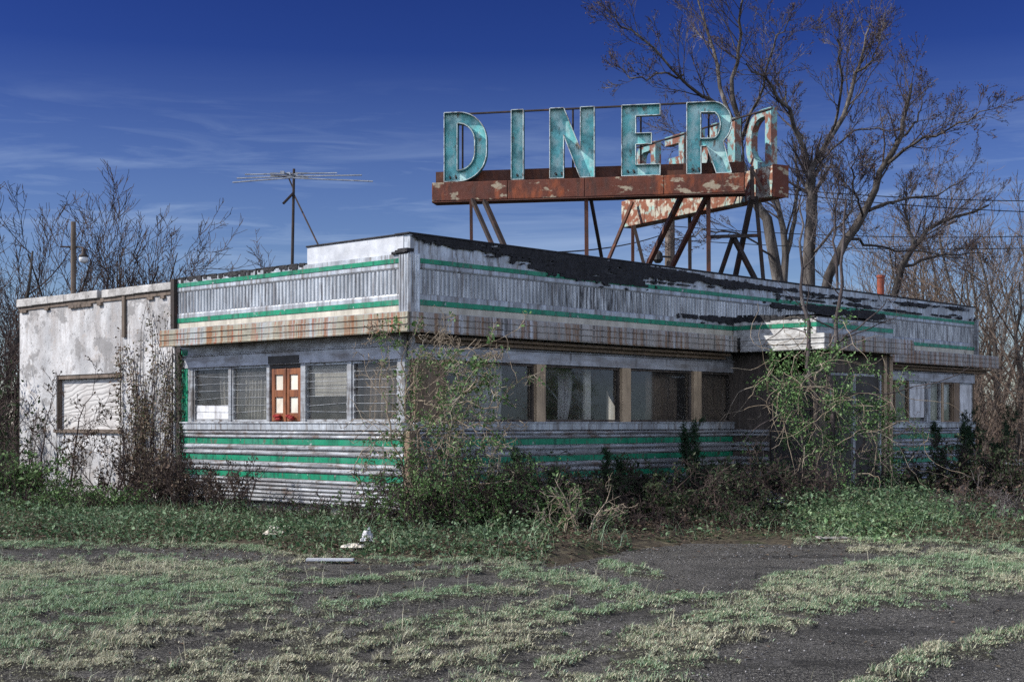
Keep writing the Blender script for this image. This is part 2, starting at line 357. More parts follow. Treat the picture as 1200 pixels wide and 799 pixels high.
M['leaf_dark'] = leafmat('dark_leaves', [(0.014, 0.028, 0.013), (0.034, 0.06, 0.024), (0.06, 0.075, 0.035), (0.02, 0.036, 0.016)])  # darker leaf copy; shade on the front brush is put into its colour
M['leaf_bright'] = leafmat('bright_vine_leaves', [(0.05, 0.13, 0.03), (0.12, 0.25, 0.07), (0.24, 0.36, 0.16), (0.08, 0.17, 0.05)])  # lighter leaf copy with sunlight on the vines put into its colour
M['leaf_mound'] = leafmat('mound_leaves', [(0.05, 0.11, 0.04), (0.15, 0.27, 0.11), (0.34, 0.45, 0.26), (0.08, 0.15, 0.06), (0.22, 0.32, 0.15), (0.12, 0.10, 0.06)], 0.55, 0.25)  # lightened leaves carry the mound's sunlight in their colour
M['leaf_vine'] = leafmat('dry_vine_leaves', [(0.05, 0.035, 0.028), (0.16, 0.10, 0.07), (0.07, 0.09, 0.04), (0.28, 0.22, 0.16), (0.04, 0.03, 0.025)], 0.8, 0.15)
M['leaf_cedar'] = leafmat('cedar_leaves', [(0.010, 0.030, 0.014), (0.025, 0.055, 0.022), (0.015, 0.04, 0.018)], 0.7, 0.1)
M['leaf_brown'] = leafmat('dead_leaves', [(0.035, 0.024, 0.02), (0.09, 0.06, 0.045), (0.15, 0.11, 0.08), (0.05, 0.05, 0.03)], 0.8, 0.15)
M['ivy'] = leafmat('ground_ivy_leaves', [(0.025, 0.06, 0.025), (0.06, 0.12, 0.05), (0.22, 0.32, 0.19), (0.09, 0.085, 0.05), (0.04, 0.085, 0.035), (0.13, 0.21, 0.11)])
M['straw'] = leafmat('dry_grass', [(0.12, 0.10, 0.065), (0.42, 0.40, 0.28), (0.68, 0.65, 0.49), (0.22, 0.21, 0.145), (0.52, 0.54, 0.38), (0.07, 0.06, 0.045)], 0.75, 0.15)
M['grass'] = leafmat('green_grass', [(0.04, 0.08, 0.03), (0.17, 0.29, 0.15), (0.54, 0.65, 0.45), (0.11, 0.19, 0.09), (0.35, 0.51, 0.32), (0.06, 0.09, 0.04), (0.28, 0.35, 0.17)], 0.7, 0.2)
M['pebble'] = leafmat('pebbles', [(0.05, 0.05, 0.055), (0.16, 0.16, 0.17), (0.34, 0.33, 0.32)], 0.9, 0.0)

def glass_mat(name, tint, dust, refl):
    t = NT(name)
    tr = t.n('BsdfTransparent'); tr.inputs[0].default_value = (*tint, 1)
    gl = t.n('BsdfGlossy'); gl.inputs['Roughness'].default_value = 0.06; gl.inputs['Color'].default_value = (0.8, 0.8, 0.8, 1)
    df = t.n('BsdfDiffuse'); df.inputs['Color'].default_value = (0.30, 0.28, 0.26, 1)
    lw = t.n('LayerWeight'); lw.inputs['Blend'].default_value = 0.5; fzo = t.math('ADD', t.math('MULTIPLY', t.math('POWER', lw.outputs['Facing'], 5.0), 0.9), 0.055)
    m1 = t.n('MixShader'); t.l(t.rng(t.noise((2.5, 2.5, 1.4), 7, 0.65), 0.35, 0.7, dust * 0.3, dust), m1.inputs[0]); t.l(tr.outputs[0], m1.inputs[1]); t.l(df.outputs[0], m1.inputs[2])
    m2 = t.n('MixShader'); t.l(t.math('MULTIPLY', fzo, refl), m2.inputs[0]); t.l(m1.outputs[0], m2.inputs[1]); t.l(gl.outputs[0], m2.inputs[2])
    t.l(m2.outputs[0], t.out.inputs['Surface']); return t.m
M['glass'] = glass_mat('dusty_window_glass', (0.86, 0.87, 0.87), 0.10, 0.8)
M['glass_dark'] = glass_mat('grimy_window_glass', (0.84, 0.85, 0.86), 0.06, 0.9)
# ------------------------------------------------------------------ camera, sun, sky
cam = bpy.data.objects.new('camera', bpy.data.cameras.new('camera')); COL.objects.link(cam)
cam.location = (0, 0, EYE); cam.rotation_euler = (R(90), 0, 0)
cam.data.sensor_width = 36; cam.data.lens = 36 * F / 1200; cam.data.shift_y = (HY - 399.5) / 1200
cam.data.clip_end = 3000; cam.data.clip_start = 0.1
S.camera = cam
SUN_EL = R(37.5)
sh = (-UX * math.cos(R(36)) + VX * math.sin(R(36)))
sd = Vector((sh.x * math.cos(SUN_EL), sh.y * math.cos(SUN_EL), math.sin(SUN_EL)))
sun = bpy.data.objects.new('sun', bpy.data.lights.new('sun', 'SUN')); COL.objects.link(sun)
sun.data.energy = 3.7; sun.data.angle = R(0.53); sun.data.color = (1.0, 0.955, 0.89)
sun.rotation_euler = sd.to_track_quat('Z', 'Y').to_euler(); sun.location = (-20, 0, 20)
w = bpy.data.worlds.new('World'); S.world = w; w.use_nodes = True
nt = w.node_tree; nt.nodes.clear()
def wn(ty, **k):
    o = nt.nodes.new('ShaderNode' + ty)
    for a, b in k.items(): setattr(o, a, b)
    return o
wl = nt.links.new
sky = wn('TexSky', sky_type='NISHITA'); sky.sun_disc = False; sky.sun_elevation = SUN_EL
sky.sun_rotation = math.atan2(sd.x, sd.y) % (2 * math.pi); sky.altitude = 400; sky.air_density = 1.0; sky.dust_density = 0.3; sky.ozone_density = 4.0
hs = wn('HueSaturation'); hs.inputs['Hue'].default_value = 0.515; hs.inputs['Saturation'].default_value = 1.12; hs.inputs['Value'].default_value = 0.8
wl(sky.outputs[0], hs.inputs['Color'])
tc = wn('TexCoord')
def streak(rot, sc, lo, hi, amt, off):
    mp = wn('Mapping'); mp.inputs['Rotation'].default_value = rot; mp.inputs['Scale'].default_value = sc; mp.inputs['Location'].default_value = off
    wl(tc.outputs['Generated'], mp.inputs[0])
    no = wn('TexNoise'); no.inputs['Scale'].default_value = 1.0; no.inputs['Detail'].default_value = 7; no.inputs['Roughness'].default_value = 0.62
    no.inputs['Distortion'].default_value = 0.6
    wl(mp.outputs[0], no.inputs['Vector'])
    r = wn('MapRange'); r.inputs['From Min'].default_value = lo; r.inputs['From Max'].default_value = hi; r.inputs['To Max'].default_value = amt
    wl(no.outputs['Fac'], r.inputs['Value']); return r.outputs[0]
c1 = streak((0, R(-9), 0), (4.6, 3, 40), 0.49, 0.80, 0.7, (0.3, 0, 0.9))
c2 = streak((0, R(-16), 0), (9, 4, 90), 0.53, 0.80, 0.55, (2, 1, 3))
# thin cirrus, more of it low over the horizon
sx = wn('SeparateXYZ'); wl(tc.outputs['Generated'], sx.inputs[0])
low = wn('MapRange'); low.inputs['From Min'].default_value = 0.235; low.inputs['From Max'].default_value = 0.13; low.inputs['To Min'].default_value = 0.0; low.inputs['To Max'].default_value = 1.0
wl(sx.outputs['Z'], low.inputs['Value'])
mx = wn('Math', operation='MAXIMUM'); wl(c1, mx.inputs[0]); wl(c2, mx.inputs[1])
ml = wn('Math', operation='MULTIPLY'); wl(mx.outputs[0], ml.inputs[0]); wl(low.outputs[0], ml.inputs[1])
gm = wn('Gamma'); gm.inputs['Gamma'].default_value = 2.2; wl(hs.outputs[0], gm.inputs[0])
sc_ = wn('VectorMath', operation='MULTIPLY'); sc_.inputs[1].default_value = (0.235, 0.158, 0.130); wl(gm.outputs[0], sc_.inputs[0])
mn = wn('VectorMath', operation='MINIMUM'); mn.inputs[1].default_value = (6.0, 7.0, 8.5); wl(sc_.outputs[0], mn.inputs[0])
# bright unseen cloud added behind the camera to fill the shaded front wall
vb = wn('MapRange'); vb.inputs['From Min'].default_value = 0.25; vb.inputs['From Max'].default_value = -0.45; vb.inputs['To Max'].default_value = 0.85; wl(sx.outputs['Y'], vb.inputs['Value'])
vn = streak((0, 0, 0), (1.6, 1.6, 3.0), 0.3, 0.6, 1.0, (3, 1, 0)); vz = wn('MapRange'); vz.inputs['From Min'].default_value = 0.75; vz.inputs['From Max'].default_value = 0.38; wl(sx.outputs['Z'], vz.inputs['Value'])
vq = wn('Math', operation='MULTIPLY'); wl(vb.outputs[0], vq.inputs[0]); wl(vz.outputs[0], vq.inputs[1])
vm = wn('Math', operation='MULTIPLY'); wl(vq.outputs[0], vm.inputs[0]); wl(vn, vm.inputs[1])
fill_cloud = wn('Mix', data_type='RGBA'); wl(vm.outputs[0], fill_cloud.inputs[0]); wl(mn.outputs[0], fill_cloud.inputs[6]); fill_cloud.inputs[7].default_value = (20.0, 22.0, 26.0, 1)
cm = wn('Mix', data_type='RGBA'); wl(ml.outputs[0], cm.inputs[0]); wl(fill_cloud.outputs[2], cm.inputs[6]); cm.inputs[7].default_value = (3.6, 4.6, 6.6, 1)
hz = wn('MapRange'); hz.inputs['From Min'].default_value = 0.25; hz.inputs['From Max'].default_value = 0.03; hz.inputs['To Max'].default_value = 0.42; wl(sx.outputs['Z'], hz.inputs['Value'])
ch = wn('Mix', data_type='RGBA'); wl(hz.outputs[0], ch.inputs[0]); wl(cm.outputs[2], ch.inputs[6]); ch.inputs[7].default_value = (2.7, 4.0, 6.0, 1)
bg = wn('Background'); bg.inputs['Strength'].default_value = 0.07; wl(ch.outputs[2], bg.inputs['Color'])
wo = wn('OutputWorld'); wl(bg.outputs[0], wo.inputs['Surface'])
S.view_settings.view_transform = 'Standard'; S.view_settings.look = 'None'; S.view_settings.gamma = 1.0; S.view_settings.exposure = 0.75
S.render.film_transparent = False
S.cycles.use_denoising = False; S.cycles.max_bounces = 6; S.cycles.transparent_max_bounces = 12

# ------------------------------------------------------------------ ground
SEG = lambda X, Y, p: None
def px_of(X, Y): return CX + F * X / Y, HY + F * EYE / Y
EDGE_X = [-900, -200, 0, 100, 200, 300, 350, 450, 560, 630, 680, 740, 800, 860, 930, 1000, 1100, 1200, 1500, 2100]
EDGE_Y = [640, 640, 640, 641, 643, 645, 655, 660, 661, 664, 655, 643, 637, 636, 636, 635, 638, 640, 640, 640]
def edge_y(px): return np.interp(px, EDGE_X, EDGE_Y)
def seg_d(px, py, a, b, sy=2.2):
    """distance in picture pixels to a line, rows counted sy times (ground foreshortening)"""
    ax, ay, bx, by = a[0], a[1] * sy, b[0], b[1] * sy
    dx, dy = bx - ax, by - ay
    t = np.clip(((px - ax) * dx + (py * sy - ay) * dy) / (dx * dx + dy * dy), 0, 1)
    return np.hypot(px - ax - t * dx, py * sy - ay - t * dy)
BANDS = [((700, 830), (800, 752), 80), ((800, 752), (930, 706), 70), ((930, 706), (1050, 686), 62), ((1050, 682), (1260, 668), 78), ((960, 830), (1110, 768), 34), ((1110, 768), (1300, 716), 34),
         ((600, 668), (690, 688), 34), ((690, 688), (770, 705), 22), ((715, 664), (768, 676), 16), ((1022, 663), (1048, 663), 14),
         ((330, 690), (560, 672), 10), ((380, 712), (620, 690), 20), ((420, 760), (660, 705), 16), ((560, 745), (800, 700), 14), ((640, 780), (900, 720), 20), ((330, 765), (560, 720), 18), ((900, 690), (1010, 668), 26), ((460, 800), (620, 755), 16), ((780, 705), (925, 700), 10), ((1000, 645), (1200, 655), 8)]
def turf(X, Y):
    """0..1: how far grass has taken over the broken asphalt"""
    px, py = px_of(X, Y)
    n1 = fbm(X * 1.3, Y * 1.3, 3); n2 = fbm(X * 4.0, Y * 4.0, 11); n3 = fbm(X * 0.5, Y * 0.5, 21)
    m = np.zeros_like(X)
    # the left field
    lf = np.clip((420 - px) / 160, 0, 1) * np.clip((py - 646) / 20, 0, 1) * np.clip((780 - py) / 70, 0.64, 1)
    m = np.maximum(m, lf * 1.08)
    mid = np.clip((px - 180) / 100, 0, 1) * np.clip((760 - px) / 160, 0, 1) * np.clip((py - 684) / 20, 0, 1)
    m = np.maximum(m, mid * 0.55)
    m = np.maximum(m, 0.40 * np.clip((py - 715) / 40, 0, 1) * np.clip((900 - px) / 100, 0, 1))
    for a, b, wd in BANDS:
        m = np.maximum(m, np.clip(1.25 - seg_d(px, py, a, b) / wd, 0, 1) ** 0.8)
    ed = edge_y(px)
    m = np.maximum(m, np.clip(1 - (py - ed) / 7, 0, 1) * ((px < 640) | (px > 930)))
    m = np.maximum(m, 0.5 * np.clip((py - 900) / 200, 0, 1))
    n4 = fbm(X * 9.0, Y * 9.0, 13, 3)
    v = m * 1.06 + (n1 - 0.5) * 0.7 + (n2 - 0.5) * 1.1 + (n3 - 0.5) * 0.35 + (n4 - 0.5) * 1.0
    return np.clip((v - 0.60) / 0.30, 0, 1) * np.clip(m * 3, 0, 1)
def ground_h(X, Y):
    return 0.05 * (fbm(X * 0.25, Y * 0.25, 5) - 0.5)

def lot_h(X, Y, T=None):
    T = turf(X, Y) if T is None else T
    return ground_h(X, Y) + T * 0.045 * (0.4 + fbm(X * 5, Y * 5, 31)) + 0.03 * (fbm(X * 2.2, Y * 2.2, 37) - 0.5)

# soil sheet out to the horizon
def soil_mat():
    t = NT('soil_and_leaf_litter')
    c = t.mix(t.rng(t.noise((0.6, 0.6, 0.6), 8, 0.65), 0.38, 0.62), (0.035, 0.030, 0.024), (0.085, 0.072, 0.055))
    c = t.mix(t.rng(t.noise((9, 9, 9), 6, 0.65), 0.5, 0.66, 0, 0.8), c, (0.17, 0.15, 0.10))
    c = t.mix(t.rng(t.noise((1.7, 1.7, 1.7), 6, off=(7, 3, 0)), 0.54, 0.62, 0, 0.5), c, (0.05, 0.07, 0.03))
    t.principled(c, 0.95, 0, t.bump(t.noise((14, 14, 14), 8, 0.7), 0.8, 0.05), 0.1); return t.m
M['soil'] = soil_mat()
mb = MB(); mb.add([(-900, -300, -0.06), (900, -300, -0.06), (900, 1500, -0.06), (-900, 1500, -0.06)], [(0, 1, 2, 3)])
tag(mb.build('ground', M['soil']), kind='structure')

def asphalt_mat():
    t = NT('cracked_asphalt')
    at = t.n('Attribute'); at.attribute_name = 'turf'; tf = at.outputs['Fac']
    c = t.mix(t.rng(t.noise((0.7, 0.7, 0.7), 7, 0.6), 0.36, 0.64), (0.020, 0.0195, 0.019), (0.050, 0.048, 0.046))
    c = t.mix(t.rng(t.noise((46, 46, 46), 3, 0.75), 0.59, 0.62, 0, 0.9), c, (0.34, 0.33, 0.30))
    c = t.mix(t.rng(t.noise((110, 110, 110), 2, 0.7, off=(6, 2, 2)), 0.55, 0.60, 0, 0.8), c, (0.30, 0.29, 0.265))     # aggregate
    c = t.mix(t.rng(t.noise((30, 30, 30), 5, 0.75, off=(2, 2, 2)), 0.53, 0.58, 0, 0.9), c, (0.008, 0.008, 0.008))
    c = t.mix(t.rng(t.noise((0.45, 1.1, 1), 5, 0.6, off=(3, 7, 2)), 0.53, 0.64, 0, 0.7), c, (0.016, 0.016, 0.015))
    c = t.mix(t.rng(t.noise((2.4, 1.2, 1), 8, 0.7, off=(9, 1, 2)), 0.54, 0.68, 0, 0.55), c, (0.15, 0.145, 0.14))
    mp = t.n('Mapping'); t.l(t.tc.outputs['Object'], mp.inputs[0])
    nz = t.n('TexNoise'); nz.inputs['Scale'].default_value = 1.6; nz.inputs['Detail'].default_value = 5; t.l(t.tc.outputs['Object'], nz.inputs['Vector'])
    va = t.n('VectorMath', operation='MULTIPLY_ADD'); t.l(nz.outputs['Color'], va.inputs[0]); va.inputs[1].default_value = (0.9, 0.9, 0.0); t.l(mp.outputs[0], va.inputs[2])
    vo = t.n('TexVoronoi', feature='DISTANCE_TO_EDGE'); vo.inputs['Scale'].default_value = 0.85; t.l(va.outputs[0], vo.inputs['Vector'])
    vo2 = t.n('TexVoronoi', feature='DISTANCE_TO_EDGE'); vo2.inputs['Scale'].default_value = 2.7; t.l(va.outputs[0], vo2.inputs['Vector'])
    crack = t.math('MAXIMUM', t.math('MULTIPLY', t.rng(vo.outputs['Distance'], 0.002, 0.012, 1, 0), t.rng(t.noise((1.4, 1.4, 1.4), 4, off=(8, 5, 0)), 0.42, 0.55)), t.math('MULTIPLY', t.rng(vo2.outputs['Distance'], 0.0, 0.018, 0.8, 0), t.rng(t.noise((0.8, 0.8, 0.8), 3, off=(1, 5, 0)), 0.5, 0.6)))
    c = t.mix(t.math('MULTIPLY', crack, 0.85), c, (0.016, 0.015, 0.013))
    s = t.mix(t.rng(t.noise((7, 7, 7), 7, 0.7), 0.4, 0.6), (0.014, 0.013, 0.011), (0.05, 0.048, 0.036))
    s = t.mix(t.rng(t.noise((60, 34, 60), 4, 0.7, off=(4, 4, 4)), 0.57, 0.63, 0, 0.9), s, (0.40, 0.42, 0.28))
    c = t.mix(t.rng(tf, 0.15, 0.7, 0, 0.92), c, s)
    h = t.math('SUBTRACT', t.noise((48, 48, 48), 6, 0.75), t.math('MULTIPLY', crack, 0.8))
    t.principled(c, 0.9, 0, t.bump(h, 0.9, 0.025), 0.25); return t.m
M['asphalt'] = asphalt_mat()
xs = np.linspace(-15, 17, 500); ys = np.concatenate([np.linspace(1, 7, 50, endpoint=False), np.linspace(7, 19.6, 330)])
GX, GY = np.meshgrid(xs, ys); T0 = turf(GX, GY)
GZ = lot_h(GX, GY, T0)
pxs, pys = px_of(GX, GY)
ny, nx = GX.shape
V = np.stack([GX, GY, GZ], -1).reshape(-1, 3)
ii = np.arange(ny * nx).reshape(ny, nx)
Q = np.stack([ii[:-1, :-1], ii[:-1, 1:], ii[1:, 1:], ii[1:, :-1]], -1).reshape(-1, 4)
keep = (pys <= 2000) & (pys >= edge_y(pxs) - 9 + 10 * (fbm(GX * 2, GY * 2, 77) - 0.5))
kv = keep.reshape(-1); Q = Q[kv[Q].all(axis=1)]
me = np_mesh('parking_lot', V, [Q], smooth=True)
at = me.attributes.new('turf', 'FLOAT', 'POINT'); at.data.foreach_set('value', T0.reshape(-1).astype(np.float32))
tag(link('parking_lot', me, M['asphalt']), kind='structure')

# weed bank between the lot and the buildings: a low soil hump
xs = np.linspace(-30, 40, 350); ys = np.linspace(14, 46, 220)
GX, GY = np.meshgrid(xs, ys); pxs, pys = px_of(GX, GY)
def bank_in(X, Y): 
    px, py = px_of(X, Y); return np.clip((edge_y(px) - py) / 14 + 0.4, 0, 1)
def bank_h(X, Y):
    k = bank_in(X, Y); return k * (0.05 + 0.14 * fbm(X * 0.8, Y * 0.8, 41)) - 0.05 * (1 - k)
GZ = bank_h(GX, GY); V = np.stack([GX, GY, GZ], -1).reshape(-1, 3); ny, nx = GX.shape
ii = np.arange(ny * nx).reshape(ny, nx); Q = np.stack([ii[:-1, :-1], ii[:-1, 1:], ii[1:, 1:], ii[1:, :-1]], -1).reshape(-1, 4)
keep = (bank_in(GX, GY) > 0.05).reshape(-1); Q = Q[keep[Q].any(axis=1)]
tag(link('soil_bank', np_mesh('soil_bank', V, [Q], smooth=True), M['soil']), kind='structure')

def blades(P, h, wd, rng, lean=0.6):
    n = len(P); az = rng.uniform(0, 2 * np.pi, n); d = np.stack([np.cos(az), np.sin(az), np.zeros(n)], 1)
    s = np.stack([-np.sin(az + 1.0), np.cos(az + 1.0), np.zeros(n)], 1)
    h = h[:, None]; wd = wd[:, None]; l = (rng.uniform(0.1, 1.0, n) * lean)[:, None]; z = np.array([0, 0, 1.0])
    V = np.empty((n, 5, 3))
    V[:, 0] = P - s * wd; V[:, 1] = P + s * wd
    mid = P + d * h * l * 0.35 + z * h * 0.6
    V[:, 2] = mid + s * wd * 0.7; V[:, 3] = mid - s * wd * 0.7
    V[:, 4] = P + d * h * l + z * h * (1.0 - 0.25 * l)
    i = np.arange(n * 5).reshape(n, 5)
    return V.reshape(-1, 3), i[:, [0, 1, 2, 3]], i[:, [3, 2, 4]]
rg = np.random.default_rng(5)
# grass on the lot
n = 3200000
Y = np.sqrt(rg.uniform(7.6 ** 2, 19.4 ** 2, n)); X = (rg.uniform(-300, 1500, n) - CX) / F * Y
tv = turf(X, Y); cl = fbm(X * 7, Y * 7, 55)
px, py = px_of(X, Y)
ok = (rg.uniform(0, 1, n) < tv * np.clip((cl - 0.40) * 4, 0.06, 1) * 0.50) & (py > edge_y(px) - 6)
X, Y, cl = X[ok], Y[ok], cl[ok]; P = np.stack([X, Y, lot_h(X, Y) + 0.001], 1)
tall = np.clip((fbm(X * 1.1, Y * 1.1, 61) - 0.4) * 4, 0, 1)
h = (0.007 + 0.016 * np.clip((cl - 0.4) * 3, 0, 1) + 0.010 * tall) * rg.uniform(0.5, 1.6, len(X))
V1, q, t3 = blades(P, h, 0.0020 + 0.0022 * rg.uniform(0, 1, len(X)), rg, 2.0)
# tufts and dry stalks scattered through it
n = 60000; Y2 = np.sqrt(rg.uniform(7.6 ** 2, 19 ** 2, n)); X2 = (rg.uniform(-300, 1500, n) - CX) / F * Y2
ok = rg.uniform(0, 1, n) < turf(X2, Y2) * 0.035; cx, cy = X2[ok], Y2[ok]; m_ = 34
cx = (cx[:, None] + rg.normal(0, 0.022, (len(cx), m_))).ravel(); cy = (cy[:, None] + rg.normal(0, 0.022, (len(cy) // 1, m_))).ravel()
V2, q2, t2 = blades(np.stack([cx, cy, lot_h(cx, cy)], 1), rg.uniform(0.03, 0.085, len(cx)), np.full(len(cx), 0.0026), rg, 1.3)
ok = rg.uniform(0, 1, n) < turf(X2, Y2) * 0.04; sx_, sy_ = X2[ok], Y2[ok]
V3, q3, t3_ = blades(np.stack([sx_, sy_, lot_h(sx_, sy_)], 1), rg.uniform(0.08, 0.22, len(sx_)), np.full(len(sx_), 0.0022), rg, 0.7)
def dry(X, Y):
    px, py = px_of(X, Y); return rg.uniform(0, 1, len(X)) < np.clip(0.15 + (fbm(X * 0.8, Y * 0.8, 29) - 0.42) * 2.6 + np.clip((py - 715) / 70, 0, 0.45), 0.05, 0.92)
d1, d2 = dry(X, Y), dry(cx, cy); d3 = np.ones(len(sx_), bool); mi_ = np.concatenate([d1, d2, d3, d1, d2, d3]).astype(int)
q = np.concatenate([q, q2 + len(V1), q3 + len(V1) + len(V2)]); t3 = np.concatenate([t3, t2 + len(V1), t3_ + len(V1) + len(V2)]); V1 = np.concatenate([V1, V2, V3])
print('lot grass', len(X))
tag(link('grass', np_mesh('grass', V1, [q, t3], mi_), [M['grass'], M['straw']]), 'thin dry and green grass growing over the cracked asphalt lot', 'grass', kind='stuff')
n = 9000; Y = np.sqrt(rg.uniform(8 ** 2, 19 ** 2, n)); X = (rg.uniform(-200, 1400, n) - CX) / F * Y; px, py = px_of(X, Y)
ok = (py > edge_y(px)) & (rg.uniform(0, 1, n) < 0.06 + 0.9 * np.clip(1 - (py - edge_y(px)) / 26, 0, 1) ** 2); X, Y = X[ok], Y[ok]
V1, t3 = leaves(np.stack([X, Y, lot_h(X, Y) + 0.012], 1), 0.05 * (0.5 + rg.uniform(0, 1, len(X)))[:, None], rg, 0.8, 0.6)
tag(link('fallen_leaves', np_mesh('fallen_leaves', V1, [t3]), M['leaf_brown']), 'scattered dead leaves blown onto the asphalt lot', 'leaf litter', kind='stuff')
# pebbles and crumbs of asphalt
n = 16000
Y = np.sqrt(rg.uniform(8 ** 2, 19 ** 2, n)); X = (rg.uniform(-60, 1260, n) - CX) / F * Y
px, py = px_of(X, Y); ok = (py > edge_y(px)) & (fbm(X * 1.5, Y * 1.5, 91) > 0.45); X, Y = X[ok], Y[ok]; n = len(X)
oct_ = np.array([[1, 0, 0], [0, 1, 0], [-1, 0, 0], [0, -1, 0], [0, 0, 1.0]])
sz = 0.003 + 0.008 * rg.uniform(0, 1, n) ** 4
V1 = np.stack([X, Y, lot_h(X, Y) + 0.002], 1)[:, None, :] + oct_[None] * sz[:, None, None] * rg.uniform(0.6, 1.3, (n, 5, 1))
i = np.arange(n * 5).reshape(n, 5); t3 = np.concatenate([i[:, [0, 1, 4]], i[:, [1, 2, 4]], i[:, [2, 3, 4]], i[:, [3, 0, 4]]])
tag(link('gravel', np_mesh('gravel', V1.reshape(-1, 3), [t3]), M['pebble']), 'loose gravel and asphalt crumbs on the lot', 'gravel', kind='stuff')

# ground ivy and weeds on the bank
def in_building(X, Y):
    bx, by = toB(X, Y)
    return ((bx > -0.1) & (bx < 19.1) & (by > -0.05) & (by < 12)) | ((bx > 8.4) & (bx < 11.4) & (by > -1.9) & (by < 0.1))
def bank_pts(n, rng, ymax=40):
    Y = rng.uniform(15.5, ymax, n); X = (rng.uniform(-360, 1560, n) - CX) / F * Y
    px, py = px_of(X, Y)
    ok = (py < edge_y(px) + 14 * (fbm(X * 2, Y * 2, 71) - 0.55)) & ~in_building(X, Y)
    return X[ok], Y[ok]
def shade_side(X, Y):   # strip the building shades for most of the day: little grows there
    bx, by = toB(X, Y); return (bx > 0.8) & (by > -4.0) & (by < 0.3)
X, Y = bank_pts(660000, rg)
px, py = px_of(X, Y); cl = fbm(X * 2.2, Y * 2.2, 81)
k = np.clip((cl - 0.3) * 3.5, 0.05, 1)
sh_ = shade_side(X, Y); bright = np.clip(1.2 - np.hypot((px - 1020) / 110, (py - 612) / 26), 0, 1)
k = np.where(sh_, k * 0.14, k); k = np.maximum(k, bright * 3)
ed_ = np.clip(1 - np.abs(edge_y(px) - 6 - py) / 12, 0, 1) * (px < 660)
k = np.maximum(k, ed_ * 1.6)
k *= np.where(px > 640, np.where(bright > 0.05, 1, 0.35), 1)
ok = rg.uniform(0, 1, len(X)) < k * np.clip(Y / 30, 0.5, 1); X, Y, cl = X[ok], Y[ok], cl[ok]
b_ = bright[ok]
hh = rg.uniform(0, 1, len(X)) ** 1.3 * (0.03 + 0.34 * np.clip((fbm(X * 0.9, Y * 0.9, 15) - 0.3) * 2, 0, 1) + 0.25 * b_)
px, py = px_of(X, Y); hh *= np.clip((edge_y(px) - py) / 12 + 0.3, 0.2, 1)
P = np.stack([X, Y, bank_h(X, Y) + hh], 1)
V1, t3 = leaves(P, 0.05 * (0.5 + 1.2 * rg.uniform(0, 1, len(P)) ** 2)[:, None], rg, 0.35, 0.6)
print('ivy', len(X))
tag(link('ground_ivy', np_mesh('ground_ivy', V1, [t3]), M['ivy']), 'low green ivy and weeds covering the bank before the diner', 'ground cover', kind='stuff')
# the sunny mound of vines before the vestibule
n = 60000; px = rg.uniform(925, 1125, n); py = rg.uniform(603, 640, n); Y = F * EYE / (py - HY); X = (px - CX) / F * Y
e_ = 1.15 - np.hypot((px - 1020) / 95, (py - 616) / 19) + (fbm(X * 2.4, Y * 2.4, 44) - 0.5) * 2.0
ok = (rg.uniform(0, 1, n) < np.clip(e_, 0, 1) * 0.30) & (py < edge_y(px) + 2) & ~in_building(X, Y); X, Y, e_ = X[ok], Y[ok], e_[ok]
P = np.stack([X, Y, bank_h(X, Y) + rg.uniform(0, 1, len(X)) * np.clip(e_, 0, 1) * (0.05 + 0.5 * np.clip(fbm(X * 2.6, Y * 2.6, 45) - 0.3, 0, 1))], 1)
V1, t3 = leaves(P, 0.062 * (0.5 + rg.uniform(0, 1, len(P)))[:, None], rg, 0.3, 0.65)
tag(link('ground_vine', np_mesh('ground_vine', V1, [t3]), M['leaf_mound']), 'bright sunlit mound of low vines before the vestibule', 'ground cover', kind='stuff')
X, Y = bank_pts(60000, rg); ok = rg.uniform(0, 1, len(X)) < np.where(shade_side(X, Y), 0.05, 0.6) * np.clip((fbm(X * 1.6, Y * 1.6, 19) - 0.38) * 5, 0.05, 1)
X, Y = X[ok], Y[ok]; P = np.stack([X, Y, bank_h(X, Y)], 1)
V1, q, t3 = blades(P, 0.06 + 0.36 * rg.uniform(0, 1, len(X)) ** 3, np.full(len(X), 0.003), rg, 1.2)
tag(link('tall_grass', np_mesh('tall_grass', V1, [q, t3]), M['grass']), 'taller ragged grass along the foot of the walls', 'grass', kind='stuff')
X, Y = bank_pts(240000, rg); ok = (rg.uniform(0, 1, len(X)) < np.where(shade_side(X, Y), 0.9, 0.45)); X, Y = X[ok], Y[ok]
V1, t3 = leaves(np.stack([X, Y, bank_h(X, Y) + rg.uniform(0.005, 0.06, len(X))], 1), 0.06 * (0.5 + rg.uniform(0, 1, len(X)))[:, None], rg, 0.75, 0.6)
tag(link('fallen_leaves', np_mesh('fallen_leaves', V1, [t3]), M['leaf_brown']), 'dead brown leaves lying on the bank', 'leaf litter', kind='stuff')
# ------------------------------------------------------------------ the diner
LF, LL = 18.95, 6.14          # long side, end side
diner = empty('diner_building', BC, 'long abandoned metal diner with green stripes and a rusty canopy', 'diner', rz=BA)
def part(mb, name, mat, parent=None, **k): return mb.build(name, M[mat] if isinstance(mat, str) else mat, parent or diner, **k)
VS0, VS1, VD = 8.5, 11.35, 1.85     # vestibule
FSEG = [(0.0, VS0), (VS1, LF)]

